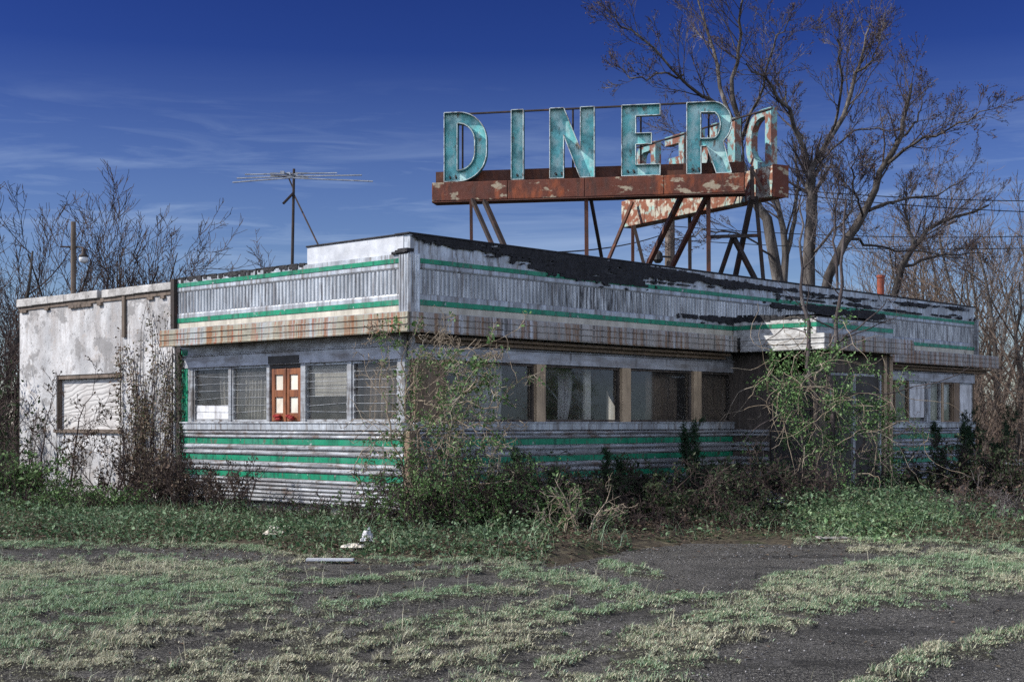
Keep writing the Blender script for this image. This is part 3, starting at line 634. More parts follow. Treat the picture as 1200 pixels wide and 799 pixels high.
# lower wall core + foundation
mb = MB()
for a, b in FSEG: mb.box(a + 0.02, b, -0.16, -0.004, 0.26, 1.47, fr)
mb.box(0.17, LL, -0.16, -0.004, 0.26, 1.47, le)
RO = [(10.6, 11.0), (11.5, 12.1), (14.2, 14.9)]   # openings in the rear wall
for a, b in zip([0.0] + [q for _, q in RO], [p for p, _ in RO] + [LF]): mb.box(a, b, 5.98, 6.14, 0.26, 4.0, xyz)
for a, b in RO: mb.box(a, b, 5.98, 6.14, 0.26, 1.55, xyz); mb.box(a, b, 5.98, 6.14, 2.45, 4.0, xyz)
mb.box(LF - 0.16, LF - 0.004, 0.17, 5.97, 0.26, 4.0, xyz)  # far end wall
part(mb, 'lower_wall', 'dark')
mb = MB(); mb.box(0.12, LF - 0.1, -0.4, -0.10, -0.2, 0.255, fr); mb.box(0.42, LL, -0.4, -0.10, -0.2, 0.255, le)
part(mb, 'foundation', 'concrete', bevel=0.01)
# ribbed siding
def rib(z0, z1, n, d0=0.002, out=0.042):
    pts = []; h = (z1 - z0) / n
    for i in range(n):
        a = z0 + i * h
        for t, o in ((0.0, -0.05), (0.14, -0.05), (0.16, 0.75), (0.30, 0.97), (0.5, 1.0), (0.72, 0.9), (0.9, 0.45), (0.97, 0.1)): pts.append((d0 + out * o, a + t * h))
    return [(d0 - 0.003, z0)] + pts + [(d0 - 0.003, z1)]
RIBS = [(0.28, 0.68, 6), (0.775, 0.955, 2), (1.05, 1.235, 2), (1.335, 1.47, 2)]
GRN = [(0.68, 0.775), (0.955, 1.05), (1.235, 1.335)]
def side_set(m, segs, tagname):
    for (a, b) in segs:
        mb = MB()
        n = max(2, int((b - a) / 2.4)); cuts = [a + (b - a) * i / n for i in range(n + 1)]
        for z0, z1, k in RIBS:
            for c0, c1 in zip(cuts[:-1], cuts[1:]): mb.prof(rib(z0, z1, k), c0 + 0.003, c1 - 0.003, m)
        sd_ = part(mb, 'ribbed_siding', 'siding')
        mb = MB()
        for z0, z1 in GRN:
            for c0, c1 in zip(cuts[:-1], cuts[1:]): mb.box(c0 + 0.003, c1 - 0.003, -0.002, 0.012, z0 + 0.003, z1 - 0.003, m)
        mb.build('green_stripe', M['green'], sd_)
        mb = MB(); mb.box(a, b, -0.10, 0.055, 1.475, 1.60, m); mb.box(a, b, -0.02, 0.075, 1.585, 1.612, m)
        part(mb, 'window_sill', 'metal_clean', bevel=0.008)
side_set(fr, [(0.10, VS0 - 0.003), (VS1 + 0.003, LF)], 'long')
side_set(le, [(0.10, LL - 0.15)], 'end')
mb = MB(); mb.box(-0.03, 0.098, -0.098, 0.03, 0.3, 1.47, fr); part(mb, 'corner_trim', 'brown_wood', bevel=0.02)

# upper wall bands
def bands(m, a, b, top):
    mb = MB(); mb.box(a, b, -0.16, -0.004, 2.96, top, m); core = part(mb, 'upper_wall', 'dark')
    mb = MB(); mb.box(a, b, 0, 0.025, 3.255, 3.375, m); part(mb, 'cream_band', 'cream')
    mb = MB(); mb.box(a, b, 0, 0.04, 3.378, 3.455, m); mb.box(a, b, 0, 0.04, 4.012, 4.08, m); part(mb, 'green_stripe', 'green')
    mb = MB()
    n = max(1, int((b - a) / 2.0))
    for i in range(n):
        c0, c1 = a + (b - a) * i / n + 0.003, a + (b - a) * (i + 1) / n - 0.003
        mb.prof([(0, 3.458), (0.028, 3.458), (0.03, 3.52), (0.022, 3.545), (0, 3.545)], c0, c1, m)
        mb.prof([(0, 3.915), (0.014, 3.918), (0.03, 3.945), (0.028, 4.009), (0, 4.009)], c0, c1, m)
        mb.box(c0, c1, 0, 0.026, 4.083, 4.15, m)
    part(mb, 'metal_band', 'metal_clean')
    mb = MB(); p = 0.092; k = int((b - a) / p); vs = []
    pr = [(0.0, 0.002), (0.22, 0.002), (0.36, 0.024), (0.5, 0.03), (0.72, 0.03), (0.86, 0.024)]
    ss = [(a + (i + t) * p, d) for i in range(k) for t, d in pr] + [(b, 0.002)]
    vs = [m(s, d, 3.546) for s, d in ss] + [m(s, d, 3.914) for s, d in ss]; n = len(ss)
    mb.add(vs, [(i, i + 1, n + i + 1, n + i) for i in range(n - 1)])
    part(mb, 'corrugated_panel', 'corr')
bands(fr, 0.16, LF, 4.15)
bands(le, 0.185, LL, 4.15)
# fluted corner post
mb = MB()
def flute(m, a, b):
    pts = []; n = 4; w_ = (b - a) / n
    for i in range(n):
        for t, d in ((0.0, 0.045), (0.25, 0.06), (0.75, 0.06), (0.95, 0.045)): pts.append((a + (i + t) * w_, d))
    pts.append((b, 0.045))
    vs = [m(s, d, 3.27) for s, d in pts] + [m(s, d, 4.13) for s, d in pts]; k = len(pts)
    mb.add(vs, [(i, i + 1, k + i + 1, k + i) for i in range(k - 1)])
flute(fr, -0.045, 0.17); flute(le, -0.045, 0.19)
mb.box(-0.043, 0.17, -0.17, 0.043, 3.26, 3.268, fr); mb.box(-0.043, 0.17, -0.17, 0.043, 4.132, 4.148, fr)
part(mb, 'corner_post', 'metal_clean')
# parapet cap above
mb = MB(); mb.box(0.0, LF, -0.12, 0.012, 4.152, 4.43, fr); part(mb, 'parapet', M['metal_clean'])
mb = MB(); mb.box(0.125, 2.42, -0.12, 0.010, 4.152, 4.425, le); part(mb, 'parapet', 'white_metal')
mb = MB(); mb.box(-0.04, LF + 0.03, -0.3, 0.035, 4.432, 4.462, fr); mb.box(0.305, 2.44, -0.2, 0.03, 4.427, 4.455, le)
part(mb, 'parapet_coping', 'tar', bevel=0.01)
mb = MB(); mb.box(0.1, LF - 0.05, 0.15, 6.0, 3.96, 4.06, xyz); part(mb, 'roof', 'tar')
mb = MB(); mb.box(LF - 0.05, LF + 0.02, -0.06, 0.12, 3.26, 4.14, fr); part(mb, 'corner_post', 'metal')
mb = MB(); mb.box(LL - 0.06, LL + 0.05, -0.05, 0.10, 3.26, 4.17, le); part(mb, 'end_post', M['iron_dark'])
# ragged black tar along the roof edge
def ragged(name, m, a, b, z0, z1, fn, d0, step=0.03, dz=0.018, th=0.008, seed=0, parent=None):
    s = np.arange(a, b, step); z = np.arange(z0, z1, dz); Sg, Zg = np.meshgrid(s, z)
    f = fn(Sg, Zg); f = f + np.clip(f * 4, 0, 1) * (1.5 * (fbm(Sg * 1.9, Zg * 9, seed) - 0.5) + 1.3 * (fbm(Sg * 9, Zg * 16, seed + 9) - 0.5))
    keep = f > 0.5
    mb = MB(); idx = {}
    dn = fbm(Sg * 9, Zg * 14, seed + 20) * 0.02
    for j in range(len(z) - 1):
        i = 0
        while i < len(s) - 1:
            if not keep[j, i]: i += 1; continue
            i0 = i
            while i < len(s) - 1 and keep[j, i] and i - i0 < 5: i += 1
            dd = d0 + th + float(dn[j, i0])
            mb.box(s[i0], s[i], d0 - 0.004, dd, z[j], z[j] + dz * 1.02 + 0.0007 * (i0 % 5), m)
    return part(mb, name, 'tar', parent)
def tarf(s, z):
    lo = np.interp(s, [0, 0.6, 1.5, 2.4, 3.0, 4.2, 5.8, 6.3, 8.0, 9.5, 12, 14, 19], [4.34, 4.28, 4.25, 4.18, 4.04, 3.96, 3.98, 4.14, 4.18, 4.18, 4.22, 4.26, 4.36])
    hi = np.interp(s, [0, 1, 2, 3, 5.5, 8, 12, 19], [4.43, 4.42, 4.43, 4.43, 4.42, 4.32, 4.28, 4.38])
    f = np.clip((z - lo) * 9 + 0.55, 0, 1.2) * (z < 4.43)
    f = f * np.clip((hi + 0.02 - z) * 30 + 0.2, 0.1, 1)
    f2 = np.clip(1 - np.abs(z - 4.12) * 12, 0, 1) * np.clip((s - 9) / 1.5, 0, 1) * 1.05
    f3 = np.clip(1.25 - np.abs(z - 3.96) * 9, 0, 1) * np.clip((s - 9) / 1.2, 0, 1) * np.clip((15 - s) / 1.5, 0, 1) * 1.1
    f4 = np.clip(1.3 - np.abs(z - 3.56) * 11, 0, 1) * np.clip(1.6 - np.abs(s - 8.6) / 1.4, 0, 1) * 1.1
    gap = np.clip((fbm(s * 0.7, z * 26, 91) - 0.47) * 9, 0, 1) * (s > 0.4)
    drip = (fbm(s * 16, z * 1.6, 92) - 0.5) * 0.9
    return np.maximum(0, np.maximum.reduce([f, f2, f3, f4]) - gap * np.where(s < 6, 0.42, 0.55) + drip * np.clip(f * 3, 0, 1) * 0.6)
ragged('roof_tar', fr, 0.02, LF, 3.45, 4.43, tarf, 0.042, seed=3)
mb = MB(); mb.box(2.42, LL, -0.14, 0.02, 4.152, 4.176, le); 
for i in range(120):
    s = rnd.uniform(2.45, LL - 0.15); w_ = rnd.uniform(0.02, 0.16); mb.box(s, s + w_, 0.021, 0.032 + 0.01 * rnd.random(), 4.172 - rnd.random() ** 2 * 0.10, 4.176 + rnd.random() * 0.012, le)
part(mb, 'roof_edge', 'tar')
mb = MB()
for i in range(9): mb.box(rnd.uniform(-0.05, 0.25), rnd.uniform(0.12, 0.34), -0.06, 0.05 + 0.03 * rnd.random(), 4.135 + 0.01 * i * 0.4, 4.17 + 0.006 * i, le)
part(mb, 'corner_tar', 'tar')

# header over the windows, soffit, canopy fascia
for m, a, b in ((fr, 0.10, VS0 - 0.003), (fr, VS1 + 0.003, LF), (le, 0.175, LL - 0.12)):
    mb = MB(); mb.box(a, b, -0.14, 0.03, 2.56, 2.76, m); mb.box(a, b, -0.14, 0.055, 2.763, 2.785, m); mb.box(a, b, -0.14, 0.012, 2.788, 2.955, m)
    part(mb, 'window_header', 'header', bevel=0.006)
for a, b in ((0.1, 8.05), (11.5, 19.35)):
    mb = MB(); mb.box(a, b, 0.012, 0.16, 2.80, 2.86, fr); mb.box(a, b, 0.012, 0.28, 2.863, 2.905, fr); part(mb, 'canopy_moulding', 'brown_wood', bevel=0.006)
mb = MB(); mb.box(-0.42, 19.35, -0.1, 0.42, 2.958, 2.985, fr); mb.box(0.101, 6.0, -0.1, 0.42, 2.958, 2.985, le); part(mb, 'canopy_soffit', 'soffit')
def fascia(mb, m, a, b, d0, z0=2.93, z1=3.225):
    n = max(1, round((b - a) / 1.25))
    for i in range(n):
        c0, c1 = a + (b - a) * i / n + 0.002, a + (b - a) * (i + 1) / n - 0.002; o = 0.003 * ((i * 7) % 3)
        h = z1 - z0
        mb.prof([(d0 - 0.03, z0), (d0 + 0.012, z0), (d0 + 0.02, z0 + 0.02), (d0 + 0.004 + o, z0 + 0.035), (d0 + 0.004 + o, z0 + h * 0.36),
                 (d0 + 0.024, z0 + h * 0.385), (d0 + 0.024, z0 + h * 0.41), (d0 + 0.004 + o, z0 + h * 0.435), (d0 + 0.004 + o, z0 + h * 0.70),
                 (d0 + 0.024, z0 + h * 0.725), (d0 + 0.024, z0 + h * 0.75), (d0 + 0.004 + o, z0 + h * 0.775), (d0 + 0.004, z1), (d0 - 0.03, z1)], c0, c1, m)
mb = MB(); fascia(mb, le, -0.425, 6.02, 0.43); part(mb, 'canopy_fascia', 'fascia_rust')
for a, b in ((-0.395, 8.03), (11.56, 19.4)): mb = MB(); fascia(mb, fr, a, b, 0.43); part(mb, 'canopy_fascia', 'fascia_front')
mb = MB(); mb.box(-0.42, 8.05, 0.0, 0.42, 3.215, 3.232, fr); mb.box(11.5, 19.38, 0.0, 0.42, 3.215, 3.232, fr); mb.box(0.003, 6.0, 0.0, 0.42, 3.217, 3.234, le)
mb.box(6.0, 6.02, -0.02, 0.43, 2.95, 3.2, le); mb.box(19.37, 19.4, -0.02, 0.42, 2.95, 3.2, fr)
part(mb, 'canopy_top', 'metal')

# ---- windows
def window(m, a, b, style, z0=1.615, z1=2.555, mat='metal', glass='glass', seed=0):
    r = random.Random(seed); fw = 0.035
    mb = MB(); dA, dB = -0.09, -0.015
    mb.box(a, a + fw, dA, dB, z0, z1, m); mb.box(b - fw, b, dA, dB, z0, z1, m)
    mb.box(a + fw, b - fw, dA, dB - 0.003, z0, z0 + fw, m); mb.box(a + fw, b - fw, dA, dB - 0.003, z1 - fw, z1, m)
    f = part(mb, 'window', mat, bevel=0.004)
    mb = MB(); mb.box(a + fw - 0.005, b - fw + 0.005, -0.062, -0.056, z0 + fw - 0.005, z1 - fw + 0.005, m); mb.build('pane', M[glass], f)
    if style == 'louver':
        mb = MB(); k = 7; h = (z1 - z0 - 2 * fw) / k
        for i in range(1, k):
            z = z0 + fw + i * h + r.gauss(0, 0.006); tl = r.gauss(0, 0.006)
            if r.random() < 0.12: tl = r.choice((-1, 1)) * 0.022
            mb.bar(m(a + fw, -0.045, z - tl), m(b - fw, -0.045, z + tl), 0.0045, 4)
            mb.box(a + fw, a + fw + 0.02, -0.05, -0.025, z - 0.015, z + 0.015, m); mb.box(b - fw - 0.02, b - fw, -0.05, -0.025, z - 0.015, z + 0.015, m)
        mb.build('louver_edges', M['metal'], f)
    return f
def curtain(f, m, a, b, z0, z1, d=-0.22, amp=0.035, waves=9, seed=0, mat='curtain', taper=0.0):
    mb = MB(); n = waves * 6; k = 7; vs = []
    ph = seed * 1.7
    for j in range(k):
        t = j / (k - 1)
        for i in range(n + 1):
            u = i / n; s = a + (b - a) * (u * (1 - taper * t * t) if taper >= 0 else 1 - (1 - u) * (1 + taper * t * t))
            vs.append(m(s, d + amp * math.sin(u * waves * 2 * math.pi + ph + 0.5 * math.sin(5 * t)) * (0.5 + 0.5 * t) + 0.012 * math.sin(u * 31 + ph), z1 + (z0 - z1) * t + 0.02 * math.sin(u * 9 + ph) * t))
    mb.add(vs, [(j * (n + 1) + i, j * (n + 1) + i + 1, (j + 1) * (n + 1) + i + 1, (j + 1) * (n + 1) + i) for j in range(k - 1) for i in range(n)])
    o = mb.build('curtain', M[mat], f, smooth=True)
    so = o.modifiers.new('thickness', 'SOLIDIFY'); so.thickness = 0.004
    return o
# end side
L1 = (left(268) , left(226)); L2 = (left(313), left(271)); L3 = (left(407), left(357)); L4 = (left(466), left(412))
f1 = window(le, *L1, 'louver', seed=1); curtain(f1, le, L1[0] - 0.02, L1[0] + 0.55, 1.6, 2.6, seed=2, taper=0.25)
mb = MB(); mb.box(L1[0] + 0.03, L1[1] - 0.03, -0.052, -0.046, 1.66, 1.90, le); mb.build('lower_panel', M['board'], f1)
f2 = window(le, *L2, 'louver', seed=2); curtain(f2, le, L2[0] + 0.1, L2[1] + 0.02, 1.6, 2.6, seed=5, waves=11)
f3 = window(le, *L3, 'louver', seed=3)
mb = MB(); mb.box(L3[0] + 0.06, L3[1] - 0.05, -0.16, -0.12, 2.02, 2.55, le); mb.build('blind', M['curtain'], f3)
f4 = window(le, *L4, 'louver', seed=4); curtain(f4, le, L4[0], L4[1], 1.6, 2.6, seed=7, waves=8, mat='brown_wood')
for a, b in ((left(316), left(312.6)), (left(358.2), left(352.5)), (L1[1] + 0.002, left(213) - 0.10), (0.10, L4[0] - 0.002), (L2[1] + 0.002, L1[0] - 0.002), (L4[1] + 0.002, L3[0] - 0.002)):
    mb = MB(); mb.box(a, b, -0.12, 0.008, 1.613, 2.558, le); part(mb, 'window_post', 'metal', bevel=0.006)
mb = MB(); mb.box(5.78, 5.98, -0.12, 0.015, 0.29, 2.9, le); part(mb, 'green_corner_strip', 'green')
mb = MB(); mb.box(5.985, 6.12, -0.12, 0.03, 0.1, 2.93, le); part(mb, 'end_pilaster', M['iron_dark'])
# wooden shutter between the louvred windows
a, b = left(352), left(316.5)
mb = MB(); mb.box(a, b, -0.12, -0.02, 2.50, 2.57, le); mb.box(a, b, -0.10, 0.045, 2.572, 2.70, le); tr = part(mb, 'transom_panel', 'dark')
mb = MB(); mid = (a + b) / 2
for c0, c1 in ((a + 0.02, mid - 0.01), (mid + 0.01, b - 0.02)):
    st = 0.075; zz = (1.62, 2.49)
    mb.box(c0, c0 + st, -0.07, -0.02, *zz, le); mb.box(c1 - st, c1, -0.07, -0.02, *zz, le)
    for z0, z1 in ((1.62, 1.76), (2.02, 2.14), (2.39, 2.49)): mb.box(c0 + st, c1 - st, -0.068, -0.023, z0, z1, le)
mb.box(mid - 0.014, mid + 0.014, -0.06, -0.004, 1.615, 2.495, le)
shut = part(mb, 'wooden_shutter', 'orange_wood', bevel=0.006)
for c0, c1 in ((a + 0.095, mid - 0.085), (mid + 0.085, b - 0.095)):
    for z0, z1 in ((1.76, 2.02), (2.14, 2.39)): mb = MB(); mb.box(c0, c1, -0.058, -0.05, z0, z1, le); mb.build('paper_pane', M['paper'], shut)
for c in (a + 0.24, b - 0.22):
    mb = MB()
    for i in range(7):
        w_ = rnd.uniform(0.03, 0.055); x = c + rnd.uniform(-0.07, 0.07); z = 1.65 + rnd.uniform(0, 0.06)
        mb.lathe(le(x, 0.02, z), [(0.005, -w_ * .6), (w_ * .8, -w_ * .3), (w_, 0), (w_ * .7, w_ * .4), (0.005, w_ * .6)], 8)
    mb.build('red_bow', M['red'], shut, smooth=True)

# long side windows
def post(a, b, mat='brown_wood', d=0.02, z0=1.612, z1=2.56, name='window_post'):
    mb = MB(); mb.box(a, b, -0.13, d, z0, z1, fr); return part(mb, name, mat, bevel=0.006)
PXW = [(520, 626), (637.5, 726), (737.5, 810), (820.5, 861)]
for i, (p, q) in enumerate(PXW):
    a, b = front(p, -0.03), front(q, -0.03)
    f = window(fr, a, b, 'plain', mat='soot_wood', glass='glass_dark', seed=10 + i)
    if i == 0: curtain(f, fr, a + 0.85, b - 0.45, 1.6, 2.58, seed=3, waves=7, d=-0.3, taper=0.1, mat='curtain_dark')
    if i == 1:
        curtain(f, fr, a + 0.85, a + 1.25, 1.62, 2.5, seed=4, waves=3, d=-0.5, taper=0.3, mat='curtain_dark')
        mb = MB(); mb.box(b - 0.62, b - 0.45, -0.35, -0.31, 1.62, 2.55, fr); mb.build('inner_trim', M['paper'], f)
    if i == 2: curtain(f, fr, a + 0.8, b - 0.1, 1.6, 2.58, seed=8, waves=6, d=-0.32, mat='brown_wood'); 
    if i == 2: curtain(f, fr, a - 0.02, a + 0.3, 1.6, 2.3, seed=9, waves=2, d=-0.3, taper=0.4, mat='curtain_dark')
    if i == 3: curtain(f, fr, a + 0.3, b, 1.6, 2.58, seed=6, waves=4, d=-0.2, mat='brown_wood')
post(0.10, front(519, -0.02) - 0.002, 'brown_wood', 0.012)
post(front(626.5), front(637), 'pale_wood', 0.05); post(front(727), front(737), 'pale_wood', 0.05); post(front(811), front(820), 'pale_wood', 0.05)
post(front(861), VS0 - 0.004, 'soot_wood', 0.006)
mb = MB(); p0, p1 = front(866.5, 0.03), front(873, 0.03)
mb.bar(fr(p0, 0.05, 2.56), fr(p1 - 0.03, 0.075, 1.63), 0.045, 4); part(mb, 'loose_strip', 'metal_clean')
# windows past the vestibule
mb = MB(); mb.box(VS1 + 0.004, 14.9, -0.13, -0.01, 1.612, 2.56, fr); part(mb, 'boarded_wall', 'soot_wood')
A = lambda px: front(px, -0.03)
f = window(fr, A(1048), A(1064.5), 'plain', mat='brown_wood', glass='glass_dark', seed=20)
f = window(fr, A(1065), A(1083.5), 'plain', mat='metal', glass='glass_dark', seed=21)
mb = MB(); mb.box(A(1066), A(1083), -0.05, -0.025, 1.72, 2.5, fr); mb.build('white_board', M['board'], f)
f = window(fr, A(1088), A(1102), 'plain', mat='metal', glass='glass_dark', seed=22); curtain(f, fr, A(1090), A(1102), 1.6, 2.5, seed=1, waves=6, d=-0.2)
f = window(fr, A(1104.5), A(1116), 'plain', mat='brown_wood', glass='glass_dark', seed=23); curtain(f, fr, A(1105), A(1115), 1.9, 2.5, seed=11, waves=3, d=-0.14, mat='board')
f = window(fr, A(1123), A(1139), 'plain', mat='metal', glass='glass_dark', seed=24)
mb = MB(); mb.box(A(1124.5), A(1138), -0.05, -0.022, 1.66, 2.53, fr); mb.build('white_board', M['board'], f)
post(A(1083.7), A(1087.8), 'metal_clean', 0.03); post(A(1102.2), A(1104.3), 'pale_wood', 0.01); post(A(1116.2), A(1122.8), 'brown_wood', 0.01); post(A(1139.2), LF - 0.005, 'brown_wood', 0.02)

# inside: floor, ceiling, counter, partition
mb = MB(); mb.box(0.2, LF - 0.2, 0.17, 5.95, 0.28, 0.34, xyz); part(mb, 'floor', 'soffit')
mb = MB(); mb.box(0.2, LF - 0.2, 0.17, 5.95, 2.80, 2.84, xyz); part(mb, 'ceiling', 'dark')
mb = MB(); mb.box(1.2, 15, 3.6, 4.2, 0.345, 1.35, xyz); mb.box(1.1, 15.1, 3.5, 4.3, 1.352, 1.40, xyz); part(mb, 'counter', 'brown_wood')
mb = MB()
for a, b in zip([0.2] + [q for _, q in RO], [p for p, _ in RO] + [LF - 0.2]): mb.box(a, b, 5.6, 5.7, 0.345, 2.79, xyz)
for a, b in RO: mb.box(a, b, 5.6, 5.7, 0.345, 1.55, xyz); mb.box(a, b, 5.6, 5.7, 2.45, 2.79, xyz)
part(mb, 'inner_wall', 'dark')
for a, b in RO:
    mb = MB(); mb.box(a, a + 0.06, 5.701, 5.979, 1.55, 2.45, xyz); mb.box(b - 0.06, b, 5.701, 5.979, 1.55, 2.45, xyz); mb.box(a + 0.061, b - 0.061, 5.701, 5.979, 1.55, 1.60, xyz)
    rw = part(mb, 'rear_window', 'paper'); mb = MB(); mb.box(a + 0.062, b - 0.062, 5.9, 5.906, 1.61, 2.445, xyz); mb.build('pane', M['glass_dark'], rw)
mb = MB(); mb.box(9.2, 9.32, 1.4, 3.2, 0.345, 2.78, xyz); part(mb, 'partition', 'paper')
for x in (2.6, 4.5, 6.3): mb = MB(); mb.box(x - 0.35, x + 0.35, 0.55, 1.65, 1.04, 1.08, xyz); mb.bar((x, 1.1, 0.345), (x, 1.1, 1.04), 0.05, 8); part(mb, 'booth_table', 'board')
mb = MB(); mb.bar((4.2, 1.6, 2.79), (5.0, 1.3, 1.9), 0.025, 6); part(mb, 'hanging_conduit', 'alu')
for x in (1.7, 3.6, 5.4, 7.2, 12.4, 14.4, 16.6): mb = MB(); mb.box(x, x + 0.12, 0.5, 1.7, 0.345, 1.55, xyz); part(mb, 'booth_back', 'brown_wood', bevel=0.03)

# ---- vestibule
ves = part(MB(), 'vestibule', 'dark') if False else None
def vl(s, d, z): return (VS0 - d, -s, z)          # its left face: s = distance out from the long wall
mb = MB()
mb.box(VS0, VS0 + 0.12, 0.004, 0.85, 0.05, 2.9, fr)                       # panel by the wall
mb.box(VS0, VS0 + 0.12, VD - 0.12, VD, 0.05, 2.9, fr)
mb.box(VS1 - 0.35, VS1, 0.004, VD, 0.05, 0.9, fr)
mb.box(VS0 + 0.125, VS1, VD - 0.1, VD - 0.004, 2.55, 2.9, fr)
mb.box(VS0 + 0.125, VS0 + 0.5, VD - 0.1, VD - 0.01, 0.05, 2.545, fr)
ves = part(mb, 'vestibule', 'soot_wood', bevel=0.01)
mb = MB()
for z0, z1, k in RIBS: mb.prof(rib(z0, z1, k), 0.045, 0.84, vl)
mb.build('ribbed_siding', M['siding'], ves)
mb = MB(); mb.box(VS0 + 0.03, VS0 + 0.08, 0.86, VD - 0.13, 0.1, 2.5, fr)
dr = mb.build('side_door', M['dark'], ves)
mb = MB(); mb.box(VS0 + 0.55, VS1 - 0.4, VD - 0.09, VD - 0.05, 0.1, 2.5, fr); mb.build('front_door', M['dark'], ves)
mb = MB()
for a, b in ((VS0 + 0.5, VS0 + 0.56), (VS0 + 1.35, VS0 + 1.45), (VS1 - 0.46, VS1 - 0.4)): mb.box(a, b, VD - 0.12, VD - 0.002, 0.06, 2.54, fr)
mb.build('door_frame', M['metal'], ves)
mb = MB(); s0, s1 = front(1035.5, VD), front(1046, VD); mb.box(s0, s0 + 0.11, VD - 0.12, VD + 0.02, 0.0, 2.93, fr); mb.box(s1 - 0.12, s1, VD - 0.1, VD + 0.01, 0.0, 2.93, fr)
mb.build('porch_post', M['pale_wood'], ves, bevel=0.01)
mb = MB(); mb.box(VS0, VS1, 0.045, VD - 0.03, 2.905, 3.58, fr); mb.build('upper_box', M['dark'], ves)
# its fascia: lower board runs round at d = 2.25, upper band at VD
mb = MB(); FS0 = 8.1
def vfl(s, d, z): return (FS0 + 0.43 - d, -s, z)
fascia(mb, vfl, 0.462, 2.27, 0.43); mb.build('side_fascia', M['fascia_white'], ves)
mb = MB(); fascia(mb, fr, FS0, 11.5, 2.25); 
mb.build('front_fascia', M['fascia_front'], ves)
mb = MB(); mb.box(FS0 + 0.03, 11.48, 0.46, 2.22, 2.958, 2.98, fr); mb.build('soffit', M['soffit'], ves)
mb = MB(); mb.box(FS0 + 0.01, 11.49, 0.46, 2.24, 3.206, 3.222, fr); mb.box(11.46, 11.5, 0.465, 2.22, 2.985, 3.2, fr); mb.build('canopy_top', M['metal'], ves)
mb = MB()
for z0, z1 in ((3.225, 3.375), (3.46, 3.53)): mb.box(0.05, VD + 0.02, 0.0, 0.03, z0, z1, vl)
mb.build('side_band', M['fascia_white'], ves)
mb = MB(); mb.box(0.05, VD + 0.03, 0, 0.042, 3.378, 3.455, vl); mb.box(VS0 - 0.04, VS1, VD - 0.02, VD + 0.042, 3.378, 3.455, fr); mb.build('green_stripe', M['green'], ves)
mb = MB(); mb.box(VS0, VS1, VD - 0.02, VD + 0.03, 3.225, 3.375, fr); mb.box(VS0, VS1, VD - 0.02, VD + 0.03, 3.46, 3.55, fr); mb.build('front_band', M['metal'], ves)
def vtf(s, z): return np.clip(1.0 - (z - 3.535) * 4.5 - np.abs(s - 0.5) * 0.35, 0, 1)
mb = MB(); mb.box(0.05, VD, -0.02, 0.036, 3.531, 3.56, vl)
for i in range(70):
    s = rnd.uniform(0.05, VD - 0.1); h_ = 0.10 * rnd.random() * (1.1 - s / VD) + 0.01; mb.box(s, s + rnd.uniform(0.03, 0.16), -0.018, 0.04 * rnd.random(), 3.5 + 0.03 * rnd.random(), 3.56 + h_, vl)
mb.build('tar_edge', M['tar'], ves)
mb = MB(); n = 40; vs = []
for j in range(n + 1):
    for i in range(n + 1):
        x, y = VS0 + 0.05 + (VS1 - VS0 - 0.1) * i / n, -0.06 - (VD - 0.1) * j / n
        vs.append((x, y, 3.586 + 0.11 * max(0, float(fbm(np.array([x * 3]), np.array([y * 3]), 4)[0]) - 0.35)))
mb.add(vs, [(j*(n+1)+i, j*(n+1)+i+1, (j+1)*(n+1)+i+1, (j+1)*(n+1)+i) for j in range(n) for i in range(n)])
mb.build('roof_debris', M['tar'], ves)

# ------------------------------------------------------------------ white annex
annex = empty('stucco_annex', B2W(0, LL + 0.06), 'peeling white stucco building with one boarded window left of the diner', 'building', rz=BA)
AL = 11.84 - LL - 0.06
def al(s, d, z): return (-d, s, z)
wa, wb = left(143) - LL - 0.06, left(66) - LL - 0.06
mb = MB()
mb.box(0, wa, -0.3, 0.0, -0.1, 3.9, al); mb.box(wb, AL, -0.3, 0.0, -0.1, 3.9, al)
mb.box(wa, wb, -0.3, 0.0, -0.1, 1.45, al); mb.box(wa, wb, -0.3, 0.0, 2.54, 3.9, al)
mb.box(0.305, 6, AL - 0.3, AL, -0.1, 3.9, xyz); mb.box(5.7, 6.0, 0, AL - 0.305, -0.1, 3.9, xyz)
mb.build('wall', M['stucco'], annex)
mb = MB(); n = 9
for i in range(n):
    a, b = AL * i / n, AL * (i + 1) / n + 0.002
    if i == 3: b -= 0.14
    mb.box(a, b, -0.32, 0.07 + rnd.uniform(-0.006, 0.006), 3.985 + rnd.uniform(-0.012, 0.006), 4.13 + rnd.uniform(-0.006, 0.006), al)
mb.build('coping', M['coping'], annex, bevel=0.012)
mb = MB(); mb.box(0.02, AL, -0.28, 0.025, 3.905, 3.98, al)
for i in range(10): s = rnd.uniform(0.1, AL - 0.3); mb.box(s, s + rnd.uniform(0.08, 0.4), 0.0, 0.04 + 0.02 * rnd.random(), 3.84 + 0.02 * rnd.random(), 3.9, al)
mb.box(left(147) - LL - 0.1, left(147) - LL, 0.0, 0.045, 3.2, 3.97, al)
mb.build('eave_board', M['post'], annex)
mb = MB(); mb.box(0.1, 5.95, 0.1, AL - 0.1, 3.85, 3.9, xyz); mb.build('roof', M['tar'], annex)
mb = MB(); mb.box(wa + 0.02, wb - 0.02, -0.16, -0.12, 1.47, 2.45, al); bw = mb.build('boarded_window', M['plywood'], annex)
mb = MB(); mb.box(wa, wb, -0.20, -0.02, 2.46, 2.535, al); mb.box(wa, wa + 0.018, -0.2, -0.015, 1.48, 2.455, al); mb.box(wb - 0.018, wb, -0.2, -0.015, 1.48, 2.455, al); mb.box(wa - 0.03, wb + 0.03, -0.18, 0.05, 1.40, 1.465, al)
mb.build('frame', M['post'], bw)

